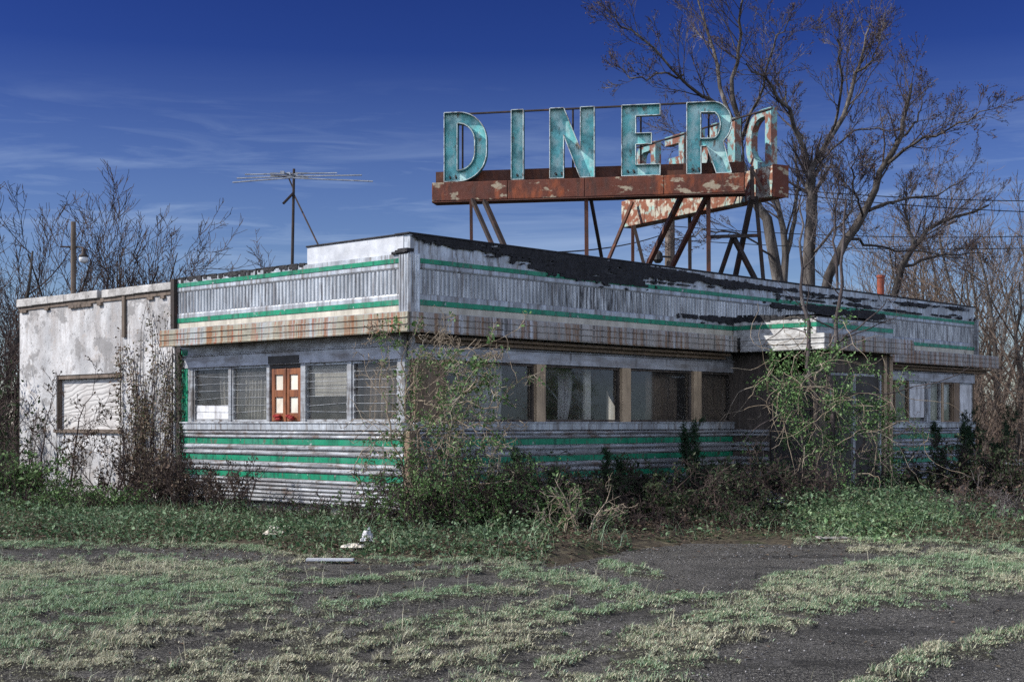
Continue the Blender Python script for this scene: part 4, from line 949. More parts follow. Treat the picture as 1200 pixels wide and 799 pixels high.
# ------------------------------------------------------------------ rooftop sign
SG = B2W(6.6, 2.9, 4.06)
sign = empty('diner_sign', SG, 'rusty V-shaped rooftop sign with turquoise letters spelling DINER', 'sign')
def line_frame(p0, p1, outward):
    """local frame: s along, d outward, z up; world coordinates minus the sign's base"""
    t = Vector((p1[0] - p0[0], p1[1] - p0[1], 0)); L = t.length; t.normalize()
    o = Vector((outward[0], outward[1], 0)); o = (o - t * o.dot(t)).normalized()
    def m(s, d, z): q = Vector((p0[0], p0[1], 0)) + t * s + o * d + Vector((0, 0, z)) - SG; return tuple(q)
    return m, L
p0 = ((508 - CX) / F * 29.6, 29.6); p1 = ((873 - CX) / F * 28.4, 28.4)
mf, Lf = line_frame(p0, p1, (0, -1))
def rag_box(mb, m, a, b, d0, d1, z0, z1): mb.box(a, b, d0, d1, z0, z1, m)
mb = MB(); n = 4
for i in range(n): mb.box(Lf * i / n + 0.004, Lf * (i + 1) / n - 0.004, -0.28, 0.16 - 0.004 * (i % 2), 6.15, 6.53, mf)
part_s = mb.build('sign_box', M['rust'], sign, bevel=0.012)
mb = MB(); mb.box(0.02, Lf - 0.01, -0.24, -0.12, 6.535, 6.80, mf); mb.box(0, Lf, -0.27, 0.15, 6.125, 6.147, mf); mb.build('back_board', M['rust_dark'], sign)
# letters -- outlines in a unit box (x 0..1, y 0..1), with holes
def arc(cx, cy, rx, ry, a0, a1, n=10): return [(cx + rx * math.cos(R(a0 + (a1 - a0) * i / n)), cy + ry * math.sin(R(a0 + (a1 - a0) * i / n))) for i in range(n + 1)]
def glyph(ch, w, k=0.205):
    """w = width / height; strokes about 0.2 of the height, x is in height units"""
    if ch == 'D':
        r = min(0.42, w * 0.8); o = [(0, 0)] + arc(w - r, r, r, r, -90, 0) + arc(w - r, 1 - r, r, r, 0, 90) + [(0, 1)]
        r2 = r - k * 0.93; h = [(k, k * 0.85)] + arc(w - r, r, r2, r - k * 0.85, -90, 0) + arc(w - r, 1 - r, r2, r - k * 0.85, 0, 90) + [(k, 1 - k * 0.85)]
        return o, [h]
    if ch == 'I': return [(0, 0), (w, 0), (w, 1), (0, 1)], []
    if ch == 'N': return [(0, 0), (k, 0), (k, 0.60), (w - k * 1.02, 0), (w, 0), (w, 1), (w - k, 1), (w - k, 0.42), (k * 1.02, 1), (0, 1)], []
    if ch == 'E': return [(0, 0), (w, 0), (w, 0.16), (k, 0.16), (k, 0.44), (w * 0.78, 0.44), (w * 0.78, 0.60), (k, 0.60), (k, 0.84), (w, 0.84), (w, 1), (0, 1)], []
    if ch == 'R':
        r = 0.27; o = [(0, 0), (k, 0), (k, 0.38), (k + 0.07, 0.38), (w - k * 1.05, 0), (w, 0), (w - k * 0.55, 0.44)] + arc(w - r, 0.70, r, 0.30, -50, 0, 4) + arc(w - r, 0.70, r, 0.30, 0, 90, 8) + [(0, 1)]
        h = [(k, 0.50), (w - r, 0.50)] + arc(w - r, 0.675, 0.10, 0.175, -70, 70, 6) + [(k, 0.85)]
        return o, [h]
def inset(poly, e):
    out = []; n = len(poly)
    area = sum(poly[i][0] * poly[(i + 1) % n][1] - poly[(i + 1) % n][0] * poly[i][1] for i in range(n)); sg = 1 if area > 0 else -1
    for i in range(n):
        a, b, c = Vector(poly[i - 1]), Vector(poly[i]), Vector(poly[(i + 1) % n])
        e1, e2 = (b - a).normalized(), (c - b).normalized()
        n1, n2 = Vector((-e1.y, e1.x)) * sg, Vector((-e2.y, e2.x)) * sg
        q = n1 + n2
        q = n1 if q.length < 1e-4 else q.normalized()
        out.append(tuple(b + q * min(e / max(0.35, q.dot(n1)), 3 * e)))
    return out
def letter(ch, m, s0, wm, z0, hm, dback, depth, mats, tube=True, kk=0.205):
    o, hs_ = glyph(ch, wm / hm, kk)
    sc = lambda p: (s0 + p[0] * hm, z0 + p[1] * hm)
    loops = [[sc(p) for p in o]] + [[sc(p) for p in h] for h in hs_]
    mb = MB()
    tri = tessellate_polygon([[Vector((x, z, 0)) for x, z in lp] for lp in loops])
    flat = [p for lp in loops for p in lp]
    vs = [m(x, dback, z) for x, z in flat] + [m(x, dback - 0.02, z) for x, z in flat]; k = len(flat)
    mb.add(vs, [tuple(t) for t in tri] + [tuple(i + k for i in reversed(t)) for t in tri])
    back = mb.build('letter_' + ch.lower(), M[mats[0]], sign)
    mb = MB()
    for li, lp in enumerate(loops):
        q = inset(lp, 0.014 if li == 0 else -0.014); n = len(lp)
        for i in range(n):
            j = (i + 1) % n
            a, b, c, d = lp[i], lp[j], q[j], q[i]
            P8 = [m(*(x, dd, z)) for dd in (dback - 0.021, dback + depth) for x, z in (a, b, c, d)]
            mb.add(P8, [(0, 1, 2, 3), (4, 5, 6, 7), (0, 1, 5, 4), (2, 3, 7, 6)])
    mb.build('side_wall', M[mats[1]], back)
    if tube:
        mb = MB()
        for li, lp in enumerate(loops):
            q = inset(lp, 0.006 if li == 0 else -0.006); n = len(q)
            for i in range(n):
                a, b = q[i], q[(i + 1) % n]; mb.bar(m(a[0], dback + depth + 0.004, a[1]), m(b[0], dback + depth + 0.004, b[1]), 0.010, 5)
        mb.build('neon_tube', M['neon'], back)
        for x in (0.13, 0.3):
            mb = MB(); c = m(loops[0][0][0] + x * hm * 0.5 + 0.02, dback + 0.05, z0 + 0.11 + 0.05 * x); mb.bar(c, m(loops[0][0][0] + x * hm * 0.5 + 0.05, dback + 0.11, z0 + 0.07), 0.022, 6); mb.build('tube_holder', M['black'], back)
    return back
def spos(px):   # along the front arm
    r = (px - CX) / F; t = ((p1[0] - p0[0]) / Lf, (p1[1] - p0[1]) / Lf)
    return (r * p0[1] - p0[0]) / (t[0] - r * t[1])
for ch, a, b in (('D', 521.6, 571.8), ('I', 600, 614.7), ('N', 645, 697.6), ('E', 729, 774.5), ('R', 805, 858)):
    letter(ch, mf, spos(a), spos(b) - spos(a), 6.545, 1.43, 0.0, 0.11, ('letter', 'letter_side'))
mb = MB(); mb.bar(mf(spos(523), -0.16, 7.985), mf(spos(815), -0.16, 8.02), 0.022, 6)
for px in (540, 607, 670, 750, 830): mb.bar(mf(spos(px), -0.17, 6.7), mf(spos(px), -0.17, 7.98), 0.02, 6)
mb.build('letter_rail', M['iron_dark'], sign)
# the other arm runs back from the apex; we see its peeling back
q0 = ((905.5 - CX) / F * 28.45, 28.45); q1 = ((728 - CX) / F * 33.1, 33.1)
ms, Ls = line_frame(q0, q1, (1, 0.55))
mb = MB(); n = 3
for i in range(n): mb.box(Ls * i / n + 0.003, Ls * (i + 1) / n - 0.003, 0.0, 0.38, 6.10, 6.72 - 0.004 * i, ms)
b2 = mb.build('sign_box', M['rust_pale'], sign, bevel=0.012)
b2['label'] = 'peeling rust and teal back of the rear sign box'
mb = MB(); mb.box(-0.012, -0.002, -0.012, 0.40, 6.09, 6.74, ms); mb.build('end_cap', M['rust'], b2)
hm = 1.22; x = 0.10
for ch, wd in (('D', 0.78), ('I', 0.24), ('N', 0.80), ('E', 0.70), ('R', 0.78)):
    letter(ch, ms, x, wd, 6.68, hm, 0.06, 0.14, ('letter_rusty', 'letter_rusty'), tube=False, kk=0.15); x += wd + 0.36
mb = MB(); mb.bar(ms(0.05, 0.03, 7.86), ms(Ls - 0.3, 0.03, 7.86), 0.02, 6); mb.build('letter_rail', M['iron_dark'], sign)
# legs: (top px, py, depth) to (foot px, py, depth), carried on down to the roof
def leg(px0, py0, d0, px1, py1, d1, r, mat='iron'):
    a, b = W(px0, py0, d0), W(px1, py1, d1); t = b - a; k = (4.06 - a.z) / t.z; b = a + t * k
    bx, by = toB(b.x, b.y)
    mb = MB(); mb.bar(a - SG, b - SG, r, 4); return mb.build('leg', M[mat], sign)
for L in ((552, 234, 29.3, 552.5, 287, 29.3, 0.045, 'iron'), (553.5, 234, 29.3, 578, 290, 28.4, 0.05, 'iron_dark'), (567, 234, 29.3, 592, 291, 28.5, 0.06, 'iron_dark'),
          (687, 231, 29.0, 687.5, 304, 29.0, 0.055, 'iron'), (692, 231, 29.0, 706, 307, 30.6, 0.045, 'iron_dark'),
          (741, 237, 32.5, 711.5, 308, 31.4, 0.045, 'iron'), (741.5, 265, 32.6, 741.5, 312, 32.6, 0.05, 'iron'), (743, 265, 32.6, 755, 312, 32.2, 0.045, 'iron_dark'),
          (799, 229, 28.9, 758, 313.6, 30.5, 0.065, 'iron'), (808, 229, 31.2, 808.5, 319, 31.2, 0.05, 'iron_dark'), (829, 229, 28.7, 786.6, 315, 30.3, 0.06, 'iron'),
          (830, 229, 28.8, 830.5, 321, 28.8, 0.055, 'iron'), (881, 232, 28.6, 861.7, 324, 29.6, 0.065, 'iron_dark'), (885.7, 230, 28.7, 894.7, 330, 29.0, 0.05, 'iron_dark'),
          (858.7, 278, 28.9, 843.6, 322.7, 29.4, 0.05, 'iron_dark'), (860, 279, 28.9, 885.7, 328.7, 29.2, 0.06, 'iron_dark')):
    leg(*L)
mb = MB(); mb.bar(W(832, 277.6, 28.9) - SG, W(888, 276, 28.75) - SG, 0.045, 4); mb.build('cross_beam', M['iron_dark'], sign)
mb = MB(); mb.bar(W(881, 195, 28.35) - SG, W(882, 234, 28.4) - SG, 0.05, 4); mb.bar(W(882, 200, 28.3) - SG, W(897, 228, 28.3) - SG, 0.035, 4); mb.build('apex_brace', M['iron_dark'], sign)

# ------------------------------------------------------------------ things on and behind the roof
AB = W(342, 306, 26.0); AB.z = 4.06
ant = empty('tv_antenna', AB, 'thin rooftop television antenna with long horizontal rods on a dark mast', 'antenna')
mb = MB(); mb.bar((0, 0, -0.02), Vector(W(344.5, 198, 26.0)) - AB, 0.03, 8, 0.024); mb.build('mast', M['iron_dark'], ant)
mb = MB(); mb.bar(W(331, 203, 25.2) - AB, W(359, 208.5, 26.6) - AB, 0.018, 6)
for t in (0.0, 0.25, 0.55, 0.8, 1.0):
    c = W(331, 203, 25.2).lerp(W(359, 208.5, 26.6), t) - AB; mb.box(c.x - 0.035, c.x + 0.035, c.y - 0.025, c.y + 0.025, c.z - 0.025, c.z + 0.035)
mb.bar(W(317, 203.5, 25.6) - AB, W(342, 204, 25.6) - AB, 0.017, 6); mb.bar(W(317, 206, 25.7) - AB, W(336, 206.6, 25.7) - AB, 0.017, 6); mb.bar(W(346, 203, 26.2) - AB, W(360, 203.4, 26.2) - AB, 0.017, 6)
mb.build('boom', M['alu'], ant)
for (a, b, c, d) in (((272.5, 213.8), (340, 208.5), (437, 212.6), 25.5), ((277.5, 209), (338, 207), (424, 205.3), 25.9), ((287, 204.6), (340, 203.5), (395, 202.8), 26.4)):
    mb = MB(); mb.bar(W(*a, d) - AB, W(*b, d) - AB, 0.014, 5); mb.bar(W(*b, d) - AB, W(*c, d) - AB, 0.014, 5); mb.build('rod', M['alu'], ant)
mb = MB(); mb.bar(W(344, 226, 26) - AB, W(332, 238.5, 25.8) - AB, 0.025, 5); mb.bar(W(345, 229, 26) - AB, W(373, 287, 25.0) - AB, 0.016, 5); mb.bar(W(338, 208, 26) - AB, W(344, 222, 26) - AB, 0.014, 5); mb.build('stay', M['iron_dark'], ant)
VP = W(1032, 344, 34.2); VP.z = 4.06
mb = MB(); mb.lathe((0, 0, 0), [(0.085, 0), (0.085, 1.0), (0.10, 1.0), (0.10, 1.06), (0.08, 1.06)], 12)
tag(mb.build('vent_pipe', M['redpipe'], None, VP), 'short rusty red vent pipe standing on the diner roof', 'pipe')
LP = Vector(((86 - CX) / F * 33, 33, 0))
lp = empty('lamp_post', LP, 'old wooden post with a small round lamp behind the annex', 'lamp post')
mb = MB(); mb.lathe((0, 0, -0.1), [(0.075, 0), (0.068, 4), (0.06, W(86, 260, 33).z + 0.1)], 10); mb.build('pole', M['post'], lp)
mb = MB(); hd = W(98, 303, 32.8) - LP; mb.lathe(hd, [(0.10, 0.03), (0.11, -0.01), (0.10, -0.06), (0.05, -0.10)], 12); mb.build('lamp_head', M['board'], lp, smooth=True)
mb = MB(); mb.lathe(hd, [(0.03, 0.24), (0.045, 0.2), (0.05, 0.12), (0.11, 0.065), (0.115, 0.034)], 12); mb.build('lamp_cap', M['iron_dark'], lp, smooth=True)
mb = MB(); mb.bar(Vector((0.08, 0, hd.z + 0.3)), hd + Vector((0, 0, 0.24)), 0.02, 6); mb.bar((-0.3, 0, W(86, 289, 33).z), (0.1, 0, W(86, 290, 33).z), 0.02, 5); mb.build('bracket', M['iron_dark'], lp)
UP = Vector(((785 - CX) / F * 44, 44, 0))
up = empty('utility_pole', UP, 'grey wooden utility pole standing behind the diner sign', 'utility pole')
mb = MB(); mb.lathe((0, 0, -0.1), [(0.19, 0), (0.17, 4), (0.14, 9.4)], 12); mb.build('pole', M['post'], up)
mb = MB(); z_ = W(785, 302, 44).z; mb.bar((0, -0.2, z_), (-0.35, -0.3, z_), 0.03, 6); mb.lathe((-0.4, -0.3, z_ - 0.1), [(0.06, 0.28), (0.14, 0.2), (0.16, 0.0), (0.08, -0.1)], 10); mb.build('lamp', M['black'], up)
mb = MB(); mb.box(-1.1, 1.1, -0.26, -0.16, 8.7, 8.82)
for x in (-1.0, -0.5, 0.5, 1.0): mb.bar((x, -0.21, 8.81), (x, -0.21, 8.98), 0.035, 6)
mb.build('cross_arm', M['post'], up)
# wires from the pole off to the right and down to the diner
def wire(a, b, sag, r, lab, grp='power lines behind the trees'):
    a, b = Vector(a), Vector(b); n = 24
    pts = [a.lerp(b, i / n) - Vector((0, 0, sag * 4 * (i / n) * (1 - i / n))) for i in range(n + 1)]
    V1, q = tubes([(np.array([tuple(p - a) for p in pts]), np.full(n + 1, r))], 5)
    o = link('power_line', np_mesh('power_line', V1, [q]), M['black'], None, a); tag(o, lab, 'wire', grp)
wire(UP + Vector((1.0, -0.21, 8.98)), W(1400, 232, 44), 0.3, 0.015, 'topmost power line crossing the sky at the right edge')
wire(UP + Vector((0.5, -0.21, 8.98)), W(1400, 251, 44), 0.3, 0.015, 'second highest power line crossing the sky at the right edge')
wire(UP + Vector((0.1, -0.21, 7.6)), W(1400, 268, 44), 0.3, 0.013, 'third power line down, crossing behind the leaning trees')
wire(UP + Vector((0.1, -0.21, 7.2)), W(1400, 281, 44), 0.3, 0.013, 'lowest power line crossing behind the leaning trees')
wire(UP + Vector((-0.1, -0.21, 7.4)), W(625, 296, 27), 0.15, 0.016, 'thin black wire rising from the roof edge toward the pole', 'service wire')
# ------------------------------------------------------------------ trees
class Par:
    def __init__(s, n=(7, 6, 5, 0), ratio=0.55, spread=(30, 62), wob=0.16, trop=0.06, nseg=(7, 6, 5, 4, 3), rmin=0.006, t0=0.25, rr=0.55, tw=0.0):
        s.__dict__.update(locals())
def rot_away(d, ang, r):
    a = d.orthogonal().normalized(); b = d.cross(a); w_ = r.uniform(0, 2 * math.pi)
    return (d * math.cos(ang) + (a * math.cos(w_) + b * math.sin(w_)) * math.sin(ang)).normalized()
def sprout(out, pts, rad, lev, L, P, r, t0=None):
    if lev >= len(P.n) or P.n[lev] <= 0: return
    n = P.n[lev]; k = len(pts) - 1; t0 = P.t0 if t0 is None else t0
    n = max(1, int(n * r.uniform(0.7, 1.3) + 0.5))
    for i in range(n):
        t = t0 + (1 - t0) * ((i + r.random()) / n); f = min(t * k, k - 1e-3); j = int(f); u = f - j
        p = pts[j].lerp(pts[j + 1], u); d = (pts[j + 1] - pts[j]).normalized(); rr = rad[j] * (1 - u) + rad[j + 1] * u
        dd = rot_away(d, R(r.uniform(*P.spread)), r)
        grow(out, p, dd, L * P.ratio * r.uniform(0.65, 1.25) * (1.15 - 0.55 * t), max(P.rmin, rr * P.rr), lev + 1, P, r)
def grow(out, p, d, L, rad, lev, P, r):
    k = P.nseg[min(lev, len(P.nseg) - 1)]; pts = [p.copy()]; rs = [rad]; d = d.copy()
    for i in range(k):
        d = (d + Vector((r.gauss(0, P.wob), r.gauss(0, P.wob), r.gauss(0, P.wob) + P.trop))).normalized()
        p = p + d * (L / k); pts.append(p); rs.append(max(P.rmin * 0.7, rad * (1 - 0.8 * (i + 1) / k)))
    out.append((lev, pts, rs)); sprout(out, pts, rs, lev, L, P, r)
def spline(pts, n):
    q = [pts[0] * 2 - pts[1]] + list(pts) + [pts[-1] * 2 - pts[-2]]; out = []
    m = len(pts) - 1
    for i in range(n + 1):
        f = min(i / n * m, m - 1e-6); j = int(f); t = f - j; a, b, c, d = q[j:j + 4]
        out.append(0.5 * ((2 * b) + (c - a) * t + (2 * a - 5 * b + 4 * c - d) * t * t + (3 * b - a - 3 * c + d) * t ** 3))
    return out
def limb(out, pts3, r0, r1, P, r, n=10, sp=True, t0=None, jit=0.03):
    p = spline(pts3, n); L = sum((p[i + 1] - p[i]).length for i in range(n))
    p = [q + Vector((r.gauss(0, jit), r.gauss(0, jit), r.gauss(0, jit))) if 0 < i else q for i, q in enumerate(p)]
    rs = [r0 + (r1 - r0) * i / n for i in range(n + 1)]
    out.append((0, p, rs))
    if sp: sprout(out, p, rs, 0, min(L, 4.5), P, r, t0)
def lines_of(br): return [(np.array([tuple(q) for q in p]), np.array(rs)) for _, p, rs in br]
def tree_obj(name, base, out, label, cat, bark_, twig_, group=None, split=0, buds=0, budmat='bud', budsize=0.06, seed=0, kid='crown', trunk='trunk'):
    root = empty(name, base, label, cat, group)
    tr = [b for b in out if b[0] <= split]; cr = [b for b in out if b[0] > split]
    bl = np.array(tuple(base))
    V1, q = tubes(lines_of(tr), 8); link(trunk, np_mesh(trunk, V1 - bl, [q], smooth=True), M[bark_], root)
    if cr:
        mid = [b for b in cr if b[0] == split + 1]; fin = [b for b in cr if b[0] > split + 1]
        V1, q = tubes(lines_of(mid), 5)
        Vs, fs, mi = [V1], [q], [np.zeros(len(q))]
        if fin:
            V2, q2 = tubes(lines_of(fin), 3); Vs.append(V2); fs.append(q2 + len(V1)); mi.append(np.zeros(len(q2)))
        mats = [M[twig_]]
        nV = sum(len(v) for v in Vs)
        if buds:
            rg_ = np.random.default_rng(seed); tips = np.array([tuple(b[1][-1 - (i % 2)]) for i, b in enumerate(fin or mid)])
            tips = tips[rg_.integers(0, len(tips), buds)] + rg_.normal(0, 0.04, (buds, 3))
            V3, t3 = leaves(tips, budsize, rg_); Vs.append(V3); fs.append(t3 + nV); mi.append(np.ones(len(t3))); mats.append(M[budmat])
        link(kid, np_mesh(kid, np.concatenate(Vs) - bl, fs, np.concatenate(mi)), mats, root)
    return root
def PX(D, *pts):   # polyline in photo pixels at distance D, third value shifts the distance
    return [W(p[0], p[1], D + (p[2] if len(p) > 2 else 0)) for p in pts]
TP = Par(n=(14, 8, 6), ratio=0.42, spread=(20, 50), wob=0.10, trop=0.06, rmin=0.0065, rr=0.42)
# big tree A (behind the sign)
r = random.Random(11); o = []; D = 43
limb(o, PX(D, (930, 560), (908, 300), (884, 232), (868, 188), (860, 120)), 0.20, 0.075, TP, r, 14, t0=0.55)
for pl, a in ((((868, 190), (845, 125, -1), (820, 112, -1.6), (790, 80, -2.4), (740, 40, -3), (722, 26, -3)), 0.11), (((862, 150), (840, 90, 1), (829, 40, 1.5), (819, 2, 2), (812, -25, 2)), 0.11), (((860, 122), (864, 70), (870, 10, -1), (874, -30, -1)), 0.11),
              (((866, 170), (890, 110, -1.5), (905, 60, -2), (925, 20, -2.5)), 0.08), (((800, 88, -2), (775, 85, -2.5), (745, 95, -3), (722, 78, -3)), 0.05), (((884, 235), (850, 190, 2), (820, 165, 3), (780, 150, 3.5)), 0.06), (((905, 300), (870, 278, -1), (830, 272, -2), (790, 280, -2)), 0.05)):
    limb(o, PX(D, *pl), a * 0.68, 0.013, TP, r, 10, t0=0.25, jit=0.05)
tree_obj('bare_tree', W(930, 560, D) * 1.0, o, 'tall bare tree whose many-branched crown spreads above and behind the sign letters', 'tree', 'bark', 'twig', 'bare trees behind the diner', buds=3800, seed=1)
# big tree B: upright, broken tops
r = random.Random(12); o = []; D = 41
limb(o, PX(D, (950, 557), (949, 300), (950, 240), (949, 203)), 0.19, 0.145, TP, r, 12, t0=0.7)
for pl, a in ((((949, 205), (938, 165), (917, 121, -1), (893, 95, -1.5), (871, 74, -2)), 0.12), (((949, 205), (960, 185), (983, 137, 1), (1000, 95, 1), (1008, 75, 1), (1014, 45, 1), (1021, 26, 1)), 0.135), (((938, 165), (928, 138, 1), (920, 104, 1.4)), 0.07), (((966, 172), (984, 130, -1), (985, 70, -2), (979, 48, -2)), 0.065),
              (((1004, 85, 1), (1022, 68, 0), (1030, 40, 0)), 0.05), (((960, 190), (985, 165, -1.5), (1010, 150, -2), (1040, 150, -2.5)), 0.05), (((950, 300), (975, 270, -1), (998, 245, -2), (1000, 200, -2)), 0.06)):
    limb(o, PX(D, *pl), a * 0.72, 0.02 if a > 0.06 else 0.012, TP, r, 9, t0=0.3, jit=0.05)
tree_obj('bare_tree', W(950, 557, D), o, 'straight forked bare tree with pale broken top just right of the sign', 'tree', 'bark', 'twig', 'bare trees behind the diner', buds=2000, seed=2)
# big tree C: leaning right
r = random.Random(13); o = []; D = 40
limb(o, PX(D, (930, 560), (973, 325), (1003, 267), (1018, 242), (1033, 200), (1054, 158), (1062, 125), (1068, 98)), 0.155, 0.035, TP, r, 14, t0=0.45)
for pl, a in ((((1040, 192), (1075, 167, -1), (1117, 146, -2), (1167, 131, -3)), 0.07), (((1018, 247), (1055, 237, 1), (1100, 227, 2), (1135, 209, 2)), 0.07), (((1050, 165), (1075, 140, 1.5), (1085, 110, 2)), 0.06), (((995, 280), (1030, 290, 2), (1075, 295, 3), (1130, 300, 3)), 0.06), (((1010, 255), (1000, 215, -1), (1005, 170, -2)), 0.05)):
    limb(o, PX(D, *pl), a * 0.75, 0.011, TP, r, 10, t0=0.2, jit=0.05)
tree_obj('bare_tree', W(930, 560, D), o, 'bare tree leaning to the right with long drooping side branches', 'tree', 'bark_dark', 'twig', 'bare trees behind the diner', buds=3000, seed=3)
r = random.Random(14); o = []; D = 46
limb(o, PX(D, (1042, 550), (1048, 345), (1072, 290), (1100, 262), (1160, 240)), 0.15, 0.03, TP, r, 12, t0=0.4)
limb(o, PX(D, (1072, 290), (1062, 250), (1062, 215)), 0.06, 0.015, TP, r, 8); limb(o, PX(D, (1060, 312), (1100, 300), (1150, 295)), 0.05, 0.015, TP, r, 8)
tree_obj('bare_tree', W(1042, 550, D), o, 'thin crooked bare tree right of the red roof pipe', 'tree', 'bark_dark', 'twig', 'bare trees behind the diner', buds=900, seed=4)
r = random.Random(15); o = []; D = 47
limb(o, PX(D, (925, 555), (922, 330), (915, 255), (905, 215)), 0.16, 0.06, TP, r, 12, t0=0.5); limb(o, PX(D, (921, 300), (932, 250), (934, 200), (930, 160)), 0.09, 0.02, TP, r, 10)
tree_obj('bare_tree', W(925, 555, D), o, 'slim bare tree squeezed between the two thick trunks behind the sign', 'tree', 'bark', 'twig', 'bare trees behind the diner', buds=600, seed=5)
r = random.Random(16); o = []; D = 38.5
limb(o, PX(D, (982, 558), (981, 330), (978, 260), (985, 190)), 0.05, 0.015, TP, r, 12, t0=0.35)
tree_obj('bare_tree', W(982, 558, D), o, 'thin young bare tree in front of the leaning tree', 'tree', 'twig', 'twig', 'bare trees behind the diner')

# trees behind the annex at the left
WP_ = Par(n=(7, 6, 6), ratio=0.55, spread=(22, 55), wob=0.12, trop=0.09, rmin=0.010, rr=0.5)
LPp = Par(n=(9, 6, 5), ratio=0.50, spread=(22, 55), wob=0.12, trop=0.10, rmin=0.009, rr=0.5)
def clump(px, D, H, nst, spread_, seed, label, group, P=LPp, bark_='bark_dark', twig_='twig_dark', buds=0, name='bare_tree', r0=0.09, lean=0.0):
    r = random.Random(seed); o = []; b = Vector(((px - CX) / F * D, D, 0))
    for i in range(nst):
        a = 2 * math.pi * (i + r.random() * 0.8) / nst; tl = r.uniform(0.3, 1) * spread_
        d = Vector((math.cos(a) * tl + lean, math.sin(a) * tl, 1)).normalized()
        grow(o, b + Vector((r.uniform(-.15, .15), r.uniform(-.15, .15), -0.1)), d, H * r.uniform(0.75, 1.05), r0 * r.uniform(0.7, 1.1), 0, P, r)
    return tree_obj(name, b, o, label, 'tree', bark_, twig_, group, buds=buds, seed=seed)
g = 'bare trees behind the annex'
clump(-30, 37, 7.8, 4, 0.42, 21, 'large dark bare tree cut by the left edge of the photo', g, r0=0.13)
clump(30, 41, 6.6, 4, 0.5, 22, 'bare spreading tree just left of the old lamp post', g)
clump(112, 40, 6.9, 4, 0.38, 23, 'bare upright tree just right of the old lamp post', g)
clump(165, 41.5, 6.8, 4, 0.42, 24, 'bare tree behind the annex roof, tallest twig rising near its centre', g)
clump(205, 43, 6.0, 4, 0.4, 25, 'low bare tree behind the joint between annex and diner', g)
clump(238, 44, 5.4, 4, 0.42, 26, 'smallest bare tree at the left, poking above the end of the diner roof', g)
clump(8, 33, 4.4, 6, 0.7, 27, 'low dark tangle of bare stems beside the left edge of the annex', g, r0=0.05)
# woodland at the right
WP = WP_
g = 'bare woodland trees at the right edge'
for i, (px, D, H, lab) in enumerate(((1062, 58, 8.0, 'hazy brown bare tree farthest left in the woodland past the diner'), (1098, 55, 8.6, 'brown bare tree rising behind the far end of the diner roof'), (1136, 60, 9.4, 'brown bare tree rising over the right corner of the diner'),
                                     (1165, 50, 8.4, 'bare tree with a slanting trunk right of the diner corner'), (1192, 46, 8.6, 'bare tree with dark trunk at the right edge of the photo'), (1225, 52, 10.0, 'large bare tree whose left branches enter at the right edge'), (1180, 64, 9.6, 'farther bare tree seen between the two right edge trunks'), (1270, 58, 10, 'bare woodland tree beyond the right edge'), (1030, 62, 7.4, 'faint bare tree behind the red roof pipe'))):
    clump(px, D, H, 3 if i != 4 else 2, 0.34, 40 + i, lab, g, P=WP, bark_='bark', twig_='twig_wood', r0=0.14)
# undergrowth: countless stems, one mass each
def thicket(label, px0, px1, D0, D1, n, H, seed, mat, nleaf, lm):
    r = random.Random(seed); o = []; P = Par(n=(5, 4), ratio=0.5, spread=(20, 60), wob=0.2, trop=0.05, rmin=0.008, nseg=(5, 4, 3))
    for i in range(n):
        D = r.uniform(D0, D1); px = r.uniform(px0, px1)
        grow(o, Vector(((px - CX) / F * D, D, -0.1)), Vector((r.gauss(0, .25), r.gauss(0, .25), 1)).normalized(), H * r.uniform(0.4, 1.1), 0.025, 0, P, r)
    V1, q = tubes(lines_of(o), 3); rg_ = np.random.default_rng(seed)
    pts = np.array([tuple(b[1][rg_.integers(1, len(b[1]))]) for b in o]); pts = pts[rg_.integers(0, len(pts), nleaf)] + rg_.normal(0, 0.08, (nleaf, 3))
    V2, t3 = leaves(pts, 0.10, rg_)
    me = np_mesh('thicket', np.concatenate([V1, V2]), [q, t3 + len(V1)], np.concatenate([np.zeros(len(q)), np.ones(len(t3))]))
    tag(link('thicket', me, [M[mat], M[lm]]), label, 'thicket', kind='stuff')
thicket('brown leafless thicket filling the gap right of the diner', 1125, 1330, 40, 62, 360, 4.0, 71, 'twig_wood', 5000, 'leaf_brown')
thicket('dark thicket at the left edge behind the annex', -160, 24, 27, 40, 130, 3.0, 72, 'twig_dark', 7000, 'leaf_dark')
thicket('far scrub behind the diner roof', 980, 1130, 50, 66, 200, 6.0, 73, 'twig_wood', 1500, 'leaf_brown')

